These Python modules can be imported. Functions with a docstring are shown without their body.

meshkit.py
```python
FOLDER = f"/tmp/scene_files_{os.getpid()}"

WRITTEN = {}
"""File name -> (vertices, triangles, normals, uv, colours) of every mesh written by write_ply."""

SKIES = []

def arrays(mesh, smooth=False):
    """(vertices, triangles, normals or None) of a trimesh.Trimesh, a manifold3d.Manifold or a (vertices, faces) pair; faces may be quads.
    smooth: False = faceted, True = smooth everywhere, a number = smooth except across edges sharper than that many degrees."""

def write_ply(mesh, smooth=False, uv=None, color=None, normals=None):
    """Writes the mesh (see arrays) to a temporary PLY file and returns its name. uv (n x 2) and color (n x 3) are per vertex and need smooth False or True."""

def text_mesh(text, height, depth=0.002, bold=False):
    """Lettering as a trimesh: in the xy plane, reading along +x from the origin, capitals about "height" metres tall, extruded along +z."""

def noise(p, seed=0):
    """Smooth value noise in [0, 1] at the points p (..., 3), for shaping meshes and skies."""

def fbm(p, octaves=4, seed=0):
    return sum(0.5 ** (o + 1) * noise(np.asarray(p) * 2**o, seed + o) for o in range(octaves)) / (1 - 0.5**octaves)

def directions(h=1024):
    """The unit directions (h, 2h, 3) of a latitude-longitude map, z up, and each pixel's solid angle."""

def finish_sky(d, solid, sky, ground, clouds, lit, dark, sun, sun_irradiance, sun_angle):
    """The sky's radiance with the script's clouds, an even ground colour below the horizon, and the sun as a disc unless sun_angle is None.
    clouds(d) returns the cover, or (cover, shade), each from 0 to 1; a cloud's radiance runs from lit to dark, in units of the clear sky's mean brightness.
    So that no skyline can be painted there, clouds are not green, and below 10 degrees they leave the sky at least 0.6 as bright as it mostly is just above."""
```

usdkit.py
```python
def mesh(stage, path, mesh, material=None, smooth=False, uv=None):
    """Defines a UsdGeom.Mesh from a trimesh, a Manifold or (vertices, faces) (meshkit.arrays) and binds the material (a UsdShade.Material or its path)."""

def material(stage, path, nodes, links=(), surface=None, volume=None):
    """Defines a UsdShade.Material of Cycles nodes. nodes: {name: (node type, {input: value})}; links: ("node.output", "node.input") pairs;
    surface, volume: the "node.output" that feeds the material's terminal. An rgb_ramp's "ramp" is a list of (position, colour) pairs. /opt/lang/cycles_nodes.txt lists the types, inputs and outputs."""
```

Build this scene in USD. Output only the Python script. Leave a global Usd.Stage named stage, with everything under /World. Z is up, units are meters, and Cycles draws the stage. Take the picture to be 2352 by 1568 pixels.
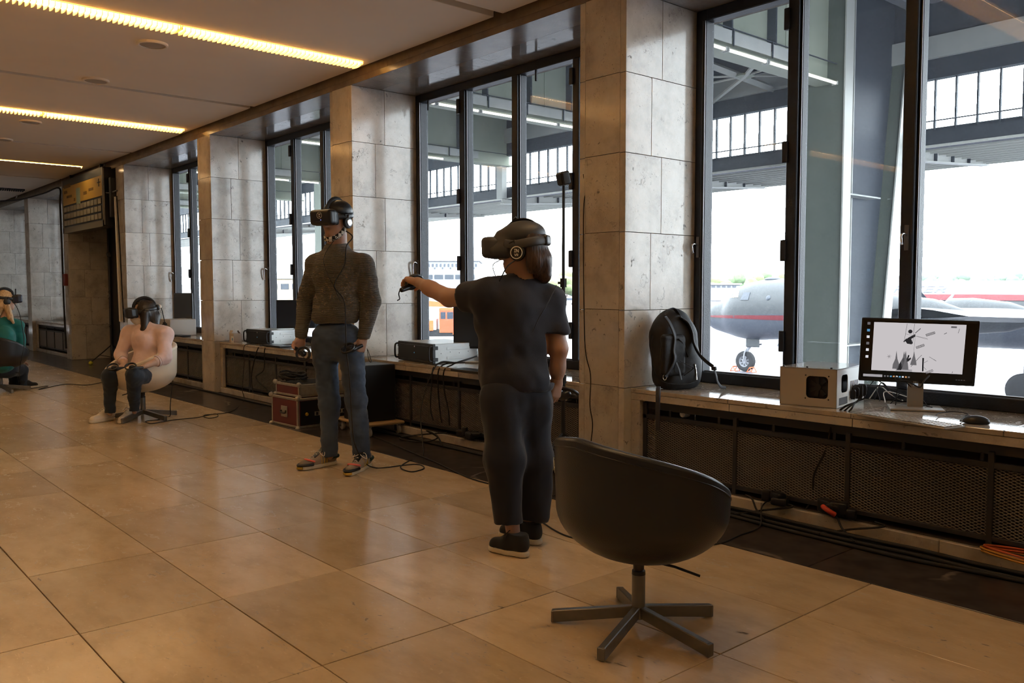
import math, numpy as np, trimesh, manifold3d as m3, shapely.geometry as sg, usdkit, meshkit
from pxr import Usd, UsdGeom, UsdLux, UsdShade, Gf, Sdf, Vt

stage = Usd.Stage.CreateInMemory()
UsdGeom.SetStageUpAxis(stage, UsdGeom.Tokens.z)
UsdGeom.Xform.Define(stage, '/World')
RNG = np.random.default_rng(7)

# ------------------------------------------------------------------ camera, sky, sun, exposure
FPX, YAW, PIT, ROL, EYE = 1972.03, -.8562, .0609, -.0013, np.array([0, 0, 1.25])
_cy, _sy, _cp, _sp = math.cos(YAW), math.sin(YAW), math.cos(PIT), math.sin(PIT)
_fw = np.array([_sy * _cp, _cy * _cp, -_sp]); _rt = np.array([_cy, -_sy, 0]); _up = np.cross(_rt, _fw)
CR = np.array([math.cos(ROL) * _rt + math.sin(ROL) * _up, -math.sin(ROL) * _rt + math.cos(ROL) * _up, _fw])
cam = UsdGeom.Camera.Define(stage, '/World/camera')
cam.CreateHorizontalApertureAttr(36.0); cam.CreateVerticalApertureAttr(24.0)
cam.CreateFocalLengthAttr(36.0 * FPX / 2352)
cam.CreateClippingRangeAttr(Gf.Vec2f(0.05, 3000))
_m = Gf.Matrix4d(1)
for _i, _r in enumerate((CR[0], CR[1], -CR[2], EYE)):
    _m.SetRow(_i, Gf.Vec4d(*map(float, _r), 1.0 if _i == 3 else 0.0))
cam.AddTransformOp().Set(_m)
cam.CreateExposureAttr(EXPOSURE := 0.0)

sky = UsdLux.DomeLight.Define(stage, '/World/sky')
sky.CreateColorAttr(Gf.Vec3f(0.86, 0.93, 1.0)); sky.CreateIntensityAttr(SKY := 3.0)
sun = UsdLux.DistantLight.Define(stage, '/World/sun')
sun.CreateIntensityAttr(4.5); sun.CreateAngleAttr(0.6); sun.CreateColorAttr(Gf.Vec3f(1.0, .93, .82))
def aim(d):                                   # orientation whose -z looks along d
    z = -np.array(d, float); z /= np.linalg.norm(z); x = np.cross([0, 0, 1.], z); x /= np.linalg.norm(x); y = np.cross(z, x)
    m = Gf.Matrix4d(1)
    for i, r in enumerate((x, y, z)): m.SetRow(i, Gf.Vec4d(*map(float, r), 0))
    return m
sun.AddTransformOp().Set(aim((-.45, -.62, -.75)))     # high behind the aircraft: the canopy keeps it off the windows

# ------------------------------------------------------------------ pixels to points
def ray(u, v): return CR.T @ np.array([(u - 1176) / FPX, (784 - v) / FPX, 1.])
def PX(u, v, d): return EYE + d * ray(u, v)                       # the point at depth d behind that pixel
def onz(u, v, z=0.): r = ray(u, v); return EYE + (z - EYE[2]) / r[2] * r
def ony(u, v, y): r = ray(u, v); return EYE + y / r[1] * r
def onx(u, v, x): r = ray(u, v); return EYE + x / r[0] * r
AWAY = np.array([_sy, _cy, 0]); RIGHT = np.array([_cy, -_sy, 0]); UPV = np.array([0, 0, 1.])

# ------------------------------------------------------------------ prims
_names = {}
def numbered(path):
    k = _names.get(path, 0); _names[path] = k + 1
    return path if k == 0 else f'{path}_{k:03d}'
_loc = {}
def keys(prim, label=None, cat=None, group=None, kind=None):
    for a, b in ((' the woman in black', ' the pointing woman'), ('thick black cable', 'thick cable'), ('black fronted rack computer with pale steel sides', 'black fronted pale steel rack computer'), (' on the floor along', ' along'), ('black cable from', 'cable from'), (' the ledge edge', ' the ledge'), (' from the seated woman', ''), (' in the left of', ' of'), (' the rack computer', ' the rack'), (' to the floor', ''), (' under the white computer', ' by the white computer'), (', left of', ' beside')):
        if label and len(label.split()) > 14: label = label.replace(a, b)
    for k, v in (('label', label), ('category', cat), ('group', group), ('kind', kind)):
        if v: prim.SetCustomDataByKey(k, v)
    return prim
def place(prim, loc, rz=0.):
    x = UsdGeom.Xformable(prim); x.ClearXformOpOrder()
    x.AddTranslateOp().Set(Gf.Vec3d(*map(float, loc))); x.AddRotateZOp().Set(math.degrees(rz))
    _loc[str(prim.GetPath())] = (np.array(loc, float), rz)
def thing(name, label, cat, loc=(0, 0, 0), rz=0., group=None, kind=None):
    p = UsdGeom.Xform.Define(stage, numbered('/World/' + name)).GetPrim()
    place(p, loc, rz); return keys(p, label, cat, group, kind)
def struct(name, label, loc=(0, 0, 0)): return thing(name, label, None, loc, kind='structure')
def part(name, mesh, mat, parent, smooth=False, label=None, kind=None, local=False):
    """A mesh under a thing or a part; given in world space unless local."""
    pp = str(parent.GetPath()); v, f, n = meshkit.arrays(mesh, smooth)
    top = '/'.join(pp.split('/')[:3])
    if not local:
        l, rz = _loc[top]; c, s = math.cos(-rz), math.sin(-rz); R = np.array([[c, -s, 0], [s, c, 0], [0, 0, 1]])
        v = (v - l) @ R.T
        if n is not None: n = n @ R.T
    q = usdkit.mesh(stage, numbered(pp + '/' + name), (v, f), mat)
    if n is not None:
        q.CreateNormalsAttr(Vt.Vec3fArray.FromNumpy(np.ascontiguousarray(n, np.float32))); q.SetNormalsInterpolation('vertex')
    return keys(q.GetPrim(), label, kind=kind)
def single(name, mesh, mat, label, cat, group=None, smooth=False, kind=None):
    """A thing that is one mesh, its origin at its base."""
    v, f, n = meshkit.arrays(mesh, smooth)
    b = np.array([*(v.min(0) + v.max(0))[:2] / 2, v[:, 2].min()])
    q = usdkit.mesh(stage, numbered('/World/' + name), (v - b, f), mat)
    if n is not None:
        q.CreateNormalsAttr(Vt.Vec3fArray.FromNumpy(np.ascontiguousarray(n, np.float32))); q.SetNormalsInterpolation('vertex')
    place(q.GetPrim(), b); return keys(q.GetPrim(), label, cat, group, kind)
def copy_of(src, loc, rz=0., label=None, group=None):
    sp = str(src.GetPath()); base = sp[:-4] if sp[-4] == '_' and sp[-3:].isdigit() else sp
    p = UsdGeom.Xform.Define(stage, numbered(base)).GetPrim()
    p.GetReferences().AddInternalReference(src.GetPath())
    x = UsdGeom.Xformable(p)
    p.GetAttribute('xformOp:translate').Set(Gf.Vec3d(*map(float, loc))); p.GetAttribute('xformOp:rotateZ').Set(math.degrees(rz))
    p.SetInstanceable(True)
    was = src.GetCustomData(); return keys(p, label or was.get('label'), was.get('category'), group or was.get('group'), was.get('kind'))

# ------------------------------------------------------------------ meshes
def cat(*ms):
    ms = [x for m in ms for x in (m if isinstance(m, (list, tuple)) and not hasattr(m, 'vertices') and not (len(m) == 2 and isinstance(m[0], np.ndarray)) else [m])]
    V, F, o = [], [], 0
    for m in ms:
        v, f, _ = meshkit.arrays(m); V.append(v); F.append(f + o); o += len(v)
    return np.vstack(V), np.vstack(F)
def box(x0, x1, y0, y1, z0, z1, c=0.):
    """A box, its edges chamfered by c."""
    lo, hi = np.minimum([x0, y0, z0], [x1, y1, z1]), np.maximum([x0, y0, z0], [x1, y1, z1])
    if c <= 0:
        m = trimesh.creation.box(hi - lo); m.apply_translation((lo + hi) / 2); return np.array(m.vertices), np.array(m.faces)
    c = min(c, (hi - lo).min() * .45); P = []
    for s in np.ndindex(2, 2, 2):
        s = np.array(s); k = np.where(s, hi, lo); d = np.where(s, -c, c)
        for a in range(3):
            q = k + d; q[a] = k[a]; P.append(q)
    h = m3.Manifold.hull_points(np.array(P)).to_mesh()
    return np.array(h.vert_properties[:, :3]), np.array(h.tri_verts)
def rbox(size, r, n=10):
    """A box with round edges at the origin."""
    sx, sy, sz = np.array(size) / 2 - r
    s = m3.Manifold.sphere(r, n)
    return arr(m3.Manifold.batch_hull([s.translate([a * sx, b * sy, c * sz]) for a in (-1, 1) for b in (-1, 1) for c in (-1, 1)]))
def arr(m): v, f, _ = meshkit.arrays(m); return v, f
def xf(m, M=None, t=(0, 0, 0), s=None):
    v, f = arr(m)
    if s is not None: v = v * s
    if M is not None: v = v @ np.asarray(M).T
    if s is not None and np.prod(np.broadcast_to(s, 3)) < 0: f = f[:, ::-1]
    return v + np.asarray(t), f
def rotz(a): c, s = math.cos(a), math.sin(a); return np.array([[c, -s, 0], [s, c, 0], [0, 0, 1]])
def rotx(a): c, s = math.cos(a), math.sin(a); return np.array([[1, 0, 0], [0, c, -s], [0, s, c]])
def roty(a): c, s = math.cos(a), math.sin(a); return np.array([[c, 0, s], [0, 1, 0], [-s, 0, c]])
def frame(x, y, z): return np.array([x, y, z], float).T        # columns
def unit(a): a = np.asarray(a, float); return a / np.linalg.norm(a)
def look(fwd, up=(0, 0, 1)):
    """Matrix whose y column is fwd, x column its right, z column its up."""
    y = unit(fwd); x = unit(np.cross(y, up)); return frame(x, y, np.cross(x, y))
def tube(P, r, n=8, cap=True, closed=False, flat=None):
    """A round bar along the points P, radius r (one or one per point)."""
    P = np.asarray(P, float); N = len(P); r = np.broadcast_to(np.asarray(r, float), N)
    T = np.gradient(P, axis=0) if not closed else np.roll(P, -1, 0) - np.roll(P, 1, 0)
    T /= np.maximum(np.linalg.norm(T, axis=1, keepdims=True), 1e-9)
    a = np.array([0, 0, 1.]) if abs(T[0, 2]) < .9 else np.array([1., 0, 0])
    U = np.zeros_like(P); u = a - T[0] * (a @ T[0])
    for i in range(N):
        u = u - T[i] * (u @ T[i]); l = np.linalg.norm(u)
        if l < 1e-6: u = np.cross(T[i], [1, 0, 0]); l = np.linalg.norm(u)
        u = u / l; U[i] = u
    W = np.cross(T, U); t = np.linspace(0, 2 * np.pi, n, endpoint=False)
    fx, fy = flat or (1, 1)
    V = (P[:, None] + r[:, None, None] * (fx * np.cos(t)[None, :, None] * U[:, None] + fy * np.sin(t)[None, :, None] * W[:, None])).reshape(-1, 3)
    F = []; L = N if closed else N - 1
    i, j = np.meshgrid(np.arange(L), np.arange(n), indexing='ij'); i2, j2 = (i + 1) % N, (j + 1) % n
    q = np.stack([i * n + j, i2 * n + j, i2 * n + j2, i * n + j2], -1).reshape(-1, 4)
    F = np.vstack([q[:, [0, 2, 1]], q[:, [0, 3, 2]]])
    if cap and not closed:
        V = np.vstack([V, P[0], P[-1]]); k = np.arange(n); k2 = (k + 1) % n
        F = np.vstack([F, np.stack([np.full(n, N * n), k, k2], 1)[:, [0, 1, 2]], np.stack([np.full(n, N * n + 1), (N - 1) * n + k2, (N - 1) * n + k], 1)])
    return V, F[:, ::-1]
def spline(P, n=8):
    """Catmull-Rom through the points P."""
    P = np.asarray(P, float)
    if len(P) < 3: return np.array([P[0] + (P[-1] - P[0]) * t for t in np.linspace(0, 1, n + 1)])
    Q = np.vstack([2 * P[0] - P[1], P, 2 * P[-1] - P[-2]]); out = []
    for i in range(1, len(Q) - 2):
        for t in np.linspace(0, 1, n, endpoint=False):
            a, b, c, d = Q[i - 1:i + 3]
            out.append(.5 * (2 * b + (c - a) * t + (2 * a - 5 * b + 4 * c - d) * t * t + (3 * b - a - 3 * c + d) * t ** 3))
    return np.array(out + [P[-1]])
def lathe(prof, n=24, c=(0, 0, 0)):
    """(radius, z) pairs turned about z."""
    prof = np.array(prof, float); t = np.linspace(0, 2 * np.pi, n, endpoint=False)
    V = np.stack([prof[:, None, 0] * np.cos(t), prof[:, None, 0] * np.sin(t), np.broadcast_to(prof[:, None, 1], (len(prof), n))], -1).reshape(-1, 3)
    i, j = np.meshgrid(np.arange(len(prof) - 1), np.arange(n), indexing='ij'); j2 = (j + 1) % n
    q = np.stack([i * n + j, i * n + j2, (i + 1) * n + j2, (i + 1) * n + j], -1).reshape(-1, 4)
    return V + np.asarray(c), np.vstack([q[:, :3], q[:, [0, 2, 3]]])
def grid_mesh(G, closed_u=False, flip=False):
    """Quads over a (a, b, 3) grid of points."""
    a, b = G.shape[:2]; i, j = np.meshgrid(np.arange(a - 1 + closed_u), np.arange(b - 1), indexing='ij'); i2 = (i + 1) % a
    q = np.stack([i * b + j, i2 * b + j, i2 * b + j + 1, i * b + j + 1], -1).reshape(-1, 4)
    f = np.vstack([q[:, :3], q[:, [0, 2, 3]]])
    return G.reshape(-1, 3), f[:, ::-1] if flip else f
def prism(poly, t, M=np.eye(3), o=(0, 0, 0)):
    """A polygon in the xy plane (a list or a shapely polygon) extruded by t along z, then turned by M and moved to o."""
    p = poly if hasattr(poly, 'exterior') or hasattr(poly, 'geoms') else sg.Polygon(poly)
    ms = [trimesh.creation.extrude_polygon(g, t, engine='earcut') for g in getattr(p, 'geoms', [p])]
    return cat(*[xf(m, M, o) for m in ms])
def ball(c, r, n=2, s=(1, 1, 1)):
    m = trimesh.creation.icosphere(n, 1.0); return np.array(m.vertices) * r * np.array(s) + np.array(c), np.array(m.faces)

# ------------------------------------------------------------------ soft bodies: distance fields joined smoothly, then meshed
def cone(a, b, ra, rb, k=.03, flat=None): return ('c', np.array(a, float), np.array(b, float), ra, rb, k, flat)
def blob(c, rad, k=.03, M=None): return ('e', np.array(c, float), np.array(rad, float), M, k)
def rblock(c, half, r, k=.01, M=None): return ('b', np.array(c, float), np.array(half, float), r, M, k)
def _dist(p, s):
    if s[0] == 'c':
        _, a, b, ra, rb, k, flat = s
        if flat is not None:
            d, q = unit(flat[0]), flat[1]; p = p + ((q - 1) * ((p - a) @ d))[..., None] * d
        ab = b - a; t = np.clip((p - a) @ ab / max(ab @ ab, 1e-12), 0, 1)
        return np.linalg.norm(p - a - t[..., None] * ab, axis=-1) - (ra + (rb - ra) * t)
    if s[0] == 'e':
        _, c, rad, M, k = s; q = p - c
        if M is not None: q = q @ M
        n = np.linalg.norm(q / rad, axis=-1); g = np.linalg.norm(q / rad ** 2, axis=-1)
        return np.where(g > 1e-9, n * (n - 1) / np.maximum(g, 1e-9), -rad.min())
    _, c, half, r, M, k = s; q = p - c
    if M is not None: q = q @ M
    q = np.abs(q) - half + r
    return np.linalg.norm(np.maximum(q, 0), axis=-1) + np.minimum(q.max(-1), 0) - r
def _bounds(s):
    if s[0] == 'c':
        r = max(s[3], s[4]); return np.minimum(s[1], s[2]) - r, np.maximum(s[1], s[2]) + r
    r = s[2].max() if s[0] == 'e' else np.linalg.norm(s[2]); return s[1] - r, s[1] + r
def soft(shapes, h, cuts=(), fn=None):
    """Mesh of the smooth union of shapes (minus cuts) on a grid of step h."""
    B = [_bounds(s) for s in shapes]; lo = np.min([b[0] for b in B], 0) - 3 * h; hi = np.max([b[1] for b in B], 0) + 3 * h
    n = np.ceil((hi - lo) / h).astype(int) + 1; D = np.full(n, .5, np.float32)
    ax = [lo[i] + h * np.arange(n[i]) for i in range(3)]
    def sub(s, m):
        b = _bounds(s); i0 = np.clip(np.floor((b[0] - m - lo) / h).astype(int), 0, n); i1 = np.clip(np.ceil((b[1] + m - lo) / h).astype(int) + 1, 0, n)
        sl = tuple(slice(a, b) for a, b in zip(i0, i1)); return sl, np.stack(np.meshgrid(*[ax[i][sl[i]] for i in range(3)], indexing='ij'), -1)
    for s in shapes:
        k = s[-1] if s[0] != 'c' else s[5]; sl, p = sub(s, k + 3 * h); d = _dist(p, s); e = D[sl]
        w = np.maximum(k - np.abs(d - e), 0) / max(k, 1e-6); D[sl] = np.minimum(d, e) - w * w * k / 4
    for s in cuts:
        sl, p = sub(s, 3 * h); D[sl] = np.maximum(D[sl], -_dist(p, s))
    if fn is not None: D = fn(D, np.stack(np.meshgrid(*ax, indexing='ij'), -1))
    return nets(D, lo, h)
def nets(D, lo, h):
    """Surface nets of a field: one vertex in each cell that the surface crosses."""
    n = np.array(D.shape); inside = D < 0; acc = np.zeros((*(n - 1), 4), np.float32); quads = []
    for a in range(3):
        b, c = (a + 1) % 3, (a + 2) % 3
        s0 = [slice(None)] * 3; s1 = [slice(None)] * 3; s0[a] = slice(0, -1); s1[a] = slice(1, None)
        x = inside[tuple(s0)] != inside[tuple(s1)]; I = np.argwhere(x)
        I = I[(I[:, b] > 0) & (I[:, c] > 0) & (I[:, b] < n[b] - 1) & (I[:, c] < n[c] - 1)]
        J = I.copy(); J[:, a] += 1
        d0, d1 = D[tuple(I.T)], D[tuple(J.T)]; P = I.astype(np.float32); P[:, a] += d0 / (d0 - d1)
        q = []
        for ob, oc in ((0, 0), (1, 0), (1, 1), (0, 1)):
            C = I.copy(); C[:, b] -= ob; C[:, c] -= oc; np.add.at(acc, tuple(C.T), np.hstack([P, np.ones((len(P), 1), np.float32)])); q.append(C)
        q = np.stack(q, 1); flip = d0 > 0; q[flip] = q[flip][:, ::-1]; quads.append(q)
    has = acc[..., 3] > 0; ids = np.full(has.shape, -1, np.int64); ids[has] = np.arange(has.sum())
    V = lo + h * (acc[has][:, :3] / acc[has][:, 3:]); Q = np.vstack(quads).reshape(-1, 4, 3); Q = ids[tuple(np.moveaxis(Q, -1, 0))]
    return V, np.vstack([Q[:, :3], Q[:, [0, 2, 3]]])
def smoothed(m, it=6):
    t = trimesh.Trimesh(*arr(m), process=False); trimesh.smoothing.filter_taubin(t, lamb=.5, nu=.52, iterations=it); return np.array(t.vertices), np.array(t.faces)
def rumple(m, amp, scale, seed=0, stretch=(1, 1, 1)):
    """Pushes the vertices in and out by noise, for cloth."""
    v, f, n = meshkit.arrays(m, True); d = meshkit.fbm(v * scale * np.array(stretch), 3, seed) - .5
    return v + n * (d * 2 * amp)[:, None], f
# ------------------------------------------------------------------ materials
LOOKS = '/World/Looks/'
def plain(name, col, rough=.5, metal=0., **kw):
    return usdkit.material(stage, LOOKS + name, {'p': ('principled_bsdf', dict(base_color=col, roughness=rough, metallic=metal, **kw))}, [], surface='p.BSDF')
def emit(name, col, strength):
    return usdkit.material(stage, LOOKS + name, {'e': ('emission', dict(color=col, strength=strength))}, [], surface='e.emission')
def mottled(name, cols, scale, rough=.5, bump=0., detail=4., stretch=(1, 1, 1), metal=0., per=0., rrange=None, bscale=None):
    """Noise between colours; per: brightness that varies from piece to piece."""
    nd = {'t': ('texture_coordinate', {}), 'm': ('mapping', dict(scale=stretch)), 'n': ('noise_texture', dict(scale=scale, detail=detail, roughness=.6)),
          'r': ('rgb_ramp', dict(ramp=[(.25 + .5 * i / max(len(cols) - 1, 1), c) for i, c in enumerate(cols)])), 'p': ('principled_bsdf', dict(roughness=rough, metallic=metal))}
    L = [('t.object', 'm.vector'), ('m.vector', 'n.vector'), ('n.fac', 'r.fac')]
    out = 'r.color'
    if per:
        nd |= {'o': ('object_info', {}), 'pm': ('map_range', dict(clamp=True, from_min=0., from_max=1., to_min=1 - per, to_max=1 + per)), 'h': ('hsv', {})}
        L += [('o.random', 'pm.value'), (out, 'h.color'), ('pm.result', 'h.value')]; out = 'h.color'
    if rrange:
        nd['rr'] = ('map_range', dict(clamp=True, from_min=.3, from_max=.7, to_min=rrange[0], to_max=rrange[1])); L += [('n.fac', 'rr.value'), ('rr.result', 'p.roughness')]
    if bump:
        nd |= {'bn': ('noise_texture', dict(scale=bscale or scale * 6, detail=3.)), 'b': ('bump', dict(strength=bump, distance=.01))}
        L += [('m.vector', 'bn.vector'), ('bn.fac', 'b.height'), ('b.normal', 'p.normal')]
    return usdkit.material(stage, LOOKS + name, nd, L + [(out, 'p.base_color')], surface='p.BSDF')
def stone(name, base, dark, light, rough, spot=14., per=.10, stretch=(1, 1, 1), spots=.9, clouds=1.):
    """Shelly limestone: cloudy ground, dark pits, shell rings and pale flecks, every slab a little different."""
    lerp = lambda a, b, t: tuple(x + (y - x) * t for x, y in zip(a, b)); pit = tuple(.33 * x for x in dark)
    nd = {'g': ('geometry', {}), 'm': ('mapping', dict(scale=stretch)), 'o': ('object_info', {}), 'ov': ('combine_xyz', {}), 'oo': ('math', dict(math_type='multiply', value2=37.)), 'add': ('vector_math', dict(math_type='add')),
          'n': ('noise_texture', dict(scale=4., detail=7., roughness=.65)), 'r': ('rgb_ramp', dict(ramp=[(.34, lerp(base, dark, clouds)), (.5, base), (.66, lerp(base, light, clouds))])),
          'w': ('noise_texture', dict(scale=14., detail=3.)), 'wm': ('mix_vector', dict(fac=.16)),
          'v': ('voronoi_texture', dict(scale=spot)), 'vr': ('map_range', dict(clamp=True, from_min=.10, from_max=.20, to_min=1., to_max=0.)),
          'vn': ('noise_texture', dict(scale=spot * .22, detail=3.)), 'vk': ('map_range', dict(clamp=True, from_min=.50, from_max=.60, to_min=0., to_max=spots)), 'vv': ('math', dict(math_type='multiply')),
          'u': ('voronoi_texture', dict(scale=spot * 3.1)), 'ur': ('map_range', dict(clamp=True, from_min=.12, from_max=.24, to_min=1., to_max=0.)), 'un': ('noise_texture', dict(scale=spot * .5, detail=2.)), 'uk': ('map_range', dict(clamp=True, from_min=.50, from_max=.58, to_min=0., to_max=.8 * spots)), 'uu': ('math', dict(math_type='multiply')),
          'q': ('voronoi_texture', dict(scale=spot * .62)), 'qd': ('math', dict(math_type='subtract', value2=.24)), 'qa': ('math', dict(math_type='absolute')), 'qr': ('map_range', dict(clamp=True, from_min=.012, from_max=.045, to_min=.55 * spots, to_max=0.)), 'qs': ('separate_color', {}), 'qm': ('math', dict(math_type='greater_than', value2=.80)), 'qq': ('math', dict(math_type='multiply')),
          'f': ('voronoi_texture', dict(scale=spot * 2.3)), 'fr': ('map_range', dict(clamp=True, from_min=.08, from_max=.18, to_min=.35, to_max=0.)),
          'mx': ('math', dict(math_type='maximum')), 'mx2': ('math', dict(math_type='maximum')), 'c1': ('mix_color', dict(b=pit)), 'c2': ('mix_color', dict(b=tuple(min(1, 1.18 * x) for x in light))),
          'pm': ('map_range', dict(clamp=True, from_min=0., from_max=1., to_min=1 - per, to_max=1 + per)), 'h': ('hsv', {}),
          'fn': ('noise_texture', dict(scale=70., detail=3.)), 'b': ('bump', dict(strength=.08, distance=.003)), 'rr': ('map_range', dict(clamp=True, from_min=0., from_max=1., to_min=rough, to_max=.6)), 'p': ('principled_bsdf', {})}
    L = [('g.position', 'm.vector'), ('o.random', 'oo.value1'), ('oo.value', 'ov.x'), ('oo.value', 'ov.y'), ('m.vector', 'add.vector1'), ('ov.vector', 'add.vector2'),
         ('add.vector', 'n.vector'), ('add.vector', 'w.vector'), ('add.vector', 'wm.a'), ('w.color', 'wm.b'), ('n.fac', 'r.fac')]
    L += [('wm.result', x + '.vector') for x in 'vuqf'] + [('add.vector', 'vn.vector'), ('add.vector', 'un.vector'), ('v.distance', 'vr.value'), ('vn.fac', 'vk.value'), ('vr.result', 'vv.value1'), ('vk.result', 'vv.value2'),
         ('u.distance', 'ur.value'), ('un.fac', 'uk.value'), ('ur.result', 'uu.value1'), ('uk.result', 'uu.value2'), ('q.distance', 'qd.value1'), ('qd.value', 'qa.value1'), ('qa.value', 'qr.value'), ('q.color', 'qs.color'), ('qs.r', 'qm.value1'), ('qr.result', 'qq.value1'), ('qm.value', 'qq.value2'),
         ('vv.value', 'mx.value1'), ('uu.value', 'mx.value2'), ('mx.value', 'mx2.value1'), ('qq.value', 'mx2.value2'), ('r.color', 'c2.a'), ('f.distance', 'fr.value'), ('fr.result', 'c2.fac'), ('c2.result', 'c1.a'), ('mx2.value', 'c1.fac'),
         ('o.random', 'pm.value'), ('c1.result', 'h.color'), ('pm.result', 'h.value'), ('h.color', 'p.base_color'), ('add.vector', 'fn.vector'), ('fn.fac', 'b.height'), ('b.normal', 'p.normal'), ('mx2.value', 'rr.value'), ('rr.result', 'p.roughness')]
    return usdkit.material(stage, LOOKS + name, nd, L, surface='p.BSDF')
M = {}
M['limestone'] = stone('limestone', (.50, .455, .395), (.38, .335, .285), (.57, .53, .47), .13, 15.)
M['ledge'] = stone('ledge_stone', (.42, .37, .31), (.34, .29, .24), (.50, .45, .39), .09, 15.)
M['tile'] = stone('floor_limestone', (.54, .415, .275), (.44, .33, .21), (.59, .465, .325), .17, 11., per=.13, stretch=(.7, 1.4, 1), spots=.85, clouds=.8)
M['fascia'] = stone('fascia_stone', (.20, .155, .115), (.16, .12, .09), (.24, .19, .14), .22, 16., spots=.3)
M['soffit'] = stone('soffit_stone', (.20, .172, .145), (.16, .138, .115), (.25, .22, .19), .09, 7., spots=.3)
M['grout'] = plain('grout', (.13, .10, .07), .9)
M['core'] = plain('stone_core', (.16, .13, .10), .9)
def veined(name, base, vein, rough):
    nd = {'g': ('geometry', {}), 'w': ('noise_texture', dict(scale=2.2, detail=4.)), 'wm': ('mix_vector', dict(fac=.35)),
          'v': ('voronoi_texture', dict(feature='distance_to_edge', scale=1.6)), 'vr': ('map_range', dict(clamp=True, from_min=.004, from_max=.022, to_min=1., to_max=0.)),
          'n': ('noise_texture', dict(scale=1.9, detail=3.)), 'nr': ('map_range', dict(clamp=True, from_min=.5, from_max=.66, to_min=0., to_max=.9)), 'k': ('math', dict(math_type='multiply')),
          'n2': ('noise_texture', dict(scale=9., detail=5.)), 'r2': ('rgb_ramp', dict(ramp=[(.3, tuple(.7 * c for c in base)), (.7, tuple(1.35 * c for c in base))])),
          'c': ('mix_color', dict(b=vein)), 'p': ('principled_bsdf', dict(roughness=rough))}
    L = [('g.position', 'w.vector'), ('g.position', 'wm.a'), ('w.color', 'wm.b'), ('wm.result', 'v.vector'), ('v.distance', 'vr.value'), ('g.position', 'n.vector'), ('n.fac', 'nr.value'),
         ('vr.result', 'k.value1'), ('nr.result', 'k.value2'), ('g.position', 'n2.vector'), ('n2.fac', 'r2.fac'), ('r2.color', 'c.a'), ('k.value', 'c.fac'), ('c.result', 'p.base_color')]
    return usdkit.material(stage, LOOKS + name, nd, L, surface='p.BSDF')
M['marble'] = veined('dark_marble', (.042, .035, .034), (.24, .20, .17), .22)
M['plaster'] = mottled('ceiling_plaster', [(.80, .69, .57), (.85, .745, .62)], 1.4, .75, .05, bscale=40)
M['wall_paint'] = mottled('wall_paint', [(.42, .36, .29), (.48, .41, .33)], 1.0, .8)
M['frame'] = mottled('window_steel', [(.009, .011, .018), (.020, .023, .034)], 18., .42, .15)
M['frame_edge'] = plain('worn_steel', (.16, .16, .17), .38, .6)
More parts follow.
